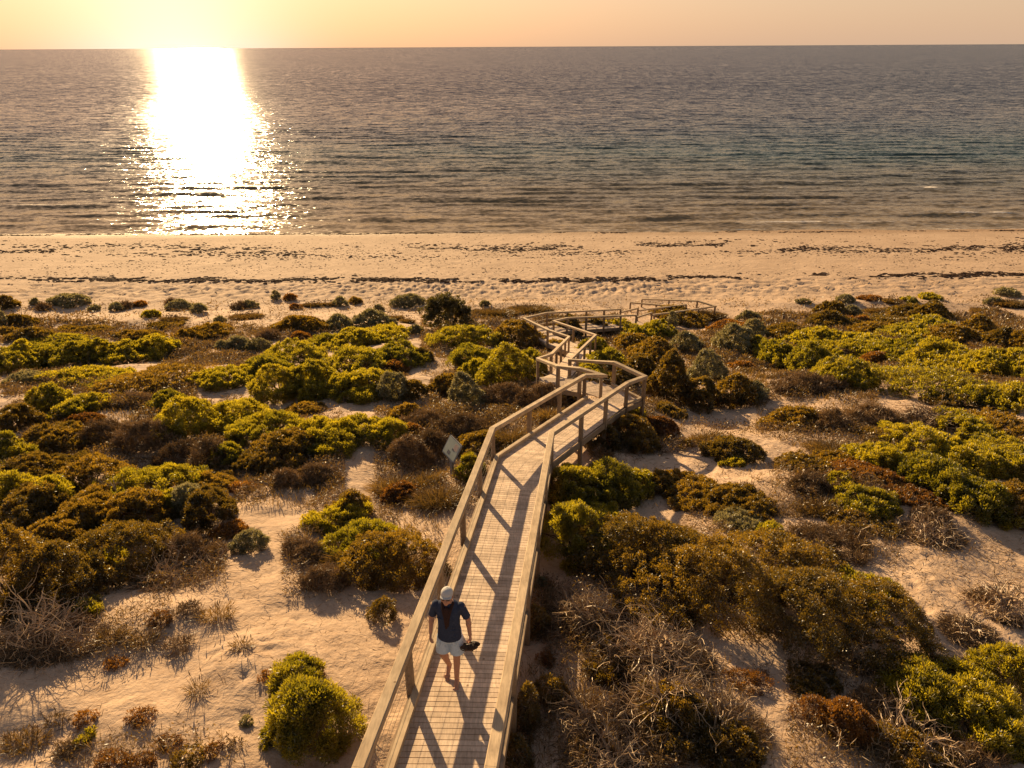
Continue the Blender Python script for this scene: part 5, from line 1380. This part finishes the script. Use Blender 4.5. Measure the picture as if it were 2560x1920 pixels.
    ell(s, hp(0, .012, .128), (.008, .008, .005), tl, 8, 6)
    c = fuse(s, 'cap', capm, .0045, 1, person)
    s = MB()
    for sg in (-1, 1):
        ell(s, hp(sg * .034, -.093, .0), (.028, .007, .019), tl, 12, 8); cap(s, hp(sg * .058, -.085, .006), hp(sg * .080, .0, .008), .004, .004, 6)
    cap(s, hp(-.012, -.101, .006), hp(.012, -.101, .006), .004, .004, 6)
    fuse(s, 'sunglasses', dark, .003, 0, person)
    s = MB(); ell(s, hp(0, .034, -.005), (.078, .086, .062), tl, 16, 10); fuse(s, 'hair', hairm, .005, 1, person)
    ang = math.radians(7)
    person.location = (px, py, dz); person.rotation_euler = (0, 0, -ang)
    person.scale = (.96, .96, .97); grip = grip * np.array([.96, .96, .97])
    # sandals hooked on the fingers
    def sandal(off, lab, tilt):
        m = MB(); n = 22; ring = []
        for k in range(n):
            a = 2 * math.pi * k / n; x = .135 * math.cos(a); w = .047 * (1 + .18 * math.cos(a) - .16 * math.cos(2 * a)); ring.append((x, w * math.sin(a) + .008 * math.cos(a)))
        lo = [(x, y, -.012) for x, y in ring]; mi = [(x * 1.02, y * 1.03, .0) for x, y in ring]; hi = [(x * .97, y * .95, .014) for x, y in ring]
        m.add(lo + mi + hi + [(0, 0, -.012), (0, 0, .012)], [(i, (i + 1) % n, n + (i + 1) % n, n + i) for i in range(n)] + [(n + i, n + (i + 1) % n, 2 * n + (i + 1) % n, 2 * n + i) for i in range(n)],
              [((i + 1) % n, i, 3 * n) for i in range(n)] + [(2 * n + i, 2 * n + (i + 1) % n, 3 * n + 1) for i in range(n)])
        def strap(x0, x1, hh, w=.013):
            for dx in (-.008, .0, .008):
                pts = [(x0 + (x1 - x0) * t + dx, -.046 * math.cos(math.pi * t), .010 + hh * math.sin(math.pi * t)) for t in np.linspace(0, 1, 9)]
                m.tube(pts, .0065, 6)
        st = MB(); keep = m; so = MB()
        base = link('sandal', m.mesh('sandal'), brown)
        m = MB(); strap(.055, .055, .055); strap(.015, .03, .06); strap(-.04, -.05, .055)
        pts = [(-.05 - .085 * math.sin(math.pi * t), -.044 * math.cos(math.pi * t), .045) for t in np.linspace(0, 1, 11)]; m.tube(pts, .008, 6)
        m.build('straps', brown, base)
        R = mathutils.Matrix.Rotation(-ang, 4, 'Z') @ mathutils.Matrix.Translation(mathutils.Vector(off)) @ mathutils.Matrix.Rotation(tilt[2], 4, 'Z') @ mathutils.Matrix.Rotation(tilt[1], 4, 'Y') @ mathutils.Matrix.Rotation(tilt[0], 4, 'X') @ mathutils.Matrix.Scale(.88, 4)
        base.matrix_world = mathutils.Matrix.Translation((px, py, dz)) @ R
        tag(base, lab, 'sandal', 'pair of sandals in the hand')
    sandal(grip + np.array([-.012, -.03, -.050]), 'dark brown sandal held in the hand, nearer the legs and sole outward', (math.radians(62), math.radians(4), math.radians(8)))
    sandal(grip + np.array([.018, .030, -.050]), 'dark brown sandal held in the hand, behind its twin', (math.radians(75), math.radians(-8), math.radians(-6)))
build_person()

# ------------------------------------------------------------------ light, sky, camera
sc = bpy.context.scene
SUN_AZ, SUN_EL = math.radians(-22.9), math.radians(16.5)
sd = mathutils.Vector((math.sin(SUN_AZ) * math.cos(SUN_EL), math.cos(SUN_AZ) * math.cos(SUN_EL), math.sin(SUN_EL)))
sl = bpy.data.lights.new('sun', 'SUN'); sl.energy = 5.0; sl.color = (1.0, .70, .36); sl.angle = math.radians(.53)
so = bpy.data.objects.new('sun', sl); C.objects.link(so); so.rotation_euler = (-sd).to_track_quat('-Z', 'Y').to_euler(); so.location = sd * 200

w = bpy.data.worlds.new('World'); sc.world = w; w.use_nodes = True
nt = w.node_tree; nt.nodes.clear()
out = N(nt, 'ShaderNodeOutputWorld'); bg = N(nt, 'ShaderNodeBackground')
sky = N(nt, 'ShaderNodeTexSky', sky_type='NISHITA'); sky.sun_disc = False; sky.sun_elevation = SUN_EL; sky.sun_rotation = SUN_AZ
sky.air_density = 1.0; sky.dust_density = .15; sky.ozone_density = 1.0; sky.altitude = 0
tc = N(nt, 'ShaderNodeTexCoord'); gv = tc.outputs['Generated']
# warm dusty evening air: tint the clear-air sky and add the sun's aureole
dot = N(nt, 'ShaderNodeVectorMath', operation='DOT_PRODUCT'); L(nt, gv, dot.inputs[0]); dot.inputs[1].default_value = sd
ca = mathn(nt, 'MAXIMUM', dot.outputs['Value'], 0)
col = mixc(nt, 1, sky.outputs[0], (SKY_TINT), 'MULTIPLY')
sepz = N(nt, 'ShaderNodeSeparateXYZ'); L(nt, gv, sepz.inputs[0])
hz = mathn(nt, 'POWER', mathn(nt, 'SUBTRACT', 1, mathn(nt, 'MINIMUM', mathn(nt, 'ABSOLUTE', sepz.outputs[2]), 1)), 3.5)
flat = N(nt, 'ShaderNodeVectorMath', operation='MULTIPLY'); L(nt, gv, flat.inputs[0]); flat.inputs[1].default_value = (1, 1, 0)
fn_ = N(nt, 'ShaderNodeVectorMath', operation='NORMALIZE'); L(nt, flat.outputs[0], fn_.inputs[0])
da = N(nt, 'ShaderNodeVectorMath', operation='DOT_PRODUCT'); L(nt, fn_.outputs[0], da.inputs[0]); da.inputs[1].default_value = (math.sin(SUN_AZ), math.cos(SUN_AZ), 0)
ad = mathn(nt, 'MAXIMUM', da.outputs['Value'], 0)
col = mixc(nt, hz, col, HAZE)                                     # dusty band along the horizon
lowz = mathn(nt, 'POWER', mathn(nt, 'SUBTRACT', 1, mathn(nt, 'MINIMUM', mathn(nt, 'ABSOLUTE', sepz.outputs[2]), 1)), 12)
col = mixc(nt, 1, col, mixc(nt, mathn(nt, 'MULTIPLY', hz, mathn(nt, 'POWER', ad, 12)), (0, 0, 0), GLOW_WIDE), 'ADD')
col = mixc(nt, 1, col, mixc(nt, mathn(nt, 'MULTIPLY', lowz, mathn(nt, 'POWER', ad, 150)), (0, 0, 0), GLOW_NEAR), 'ADD')
col = mixc(nt, 1, col, mixc(nt, mathn(nt, 'POWER', ca, 6), (0, 0, 0), AUREOLE), 'ADD')
L(nt, col, bg.inputs[0]); bg.inputs[1].default_value = SKY_STR
L(nt, bg.outputs[0], out.inputs[0])

cd = bpy.data.cameras.new('camera'); co_ = bpy.data.objects.new('camera', cd); C.objects.link(co_)
cd.sensor_width = 36; cd.lens = 36 * 1777 / 2560; cd.clip_end = 200000; cd.clip_start = .1
co_.location = (0, 0, CAMZ)
co_.matrix_world = mathutils.Matrix.Translation((0, 0, CAMZ)) @ mathutils.Matrix.Rotation(math.radians(90 - 25.4), 4, 'X') @ mathutils.Matrix.Rotation(math.radians(-.3), 4, 'Z')
sc.camera = co_
sc.view_settings.view_transform = 'Standard'; sc.view_settings.look = 'None'; sc.view_settings.exposure = EXPO; sc.view_settings.gamma = 1
sc.cycles.max_bounces = 6; sc.cycles.diffuse_bounces = 3; sc.cycles.glossy_bounces = 3; sc.cycles.transmission_bounces = 4; sc.cycles.transparent_max_bounces = 8
sc.cycles.sample_clamp_indirect = 6; sc.cycles.caustics_reflective = False; sc.cycles.caustics_refractive = False
sc.cycles.use_denoising = True; sc.cycles.denoiser = 'OPENIMAGEDENOISE'
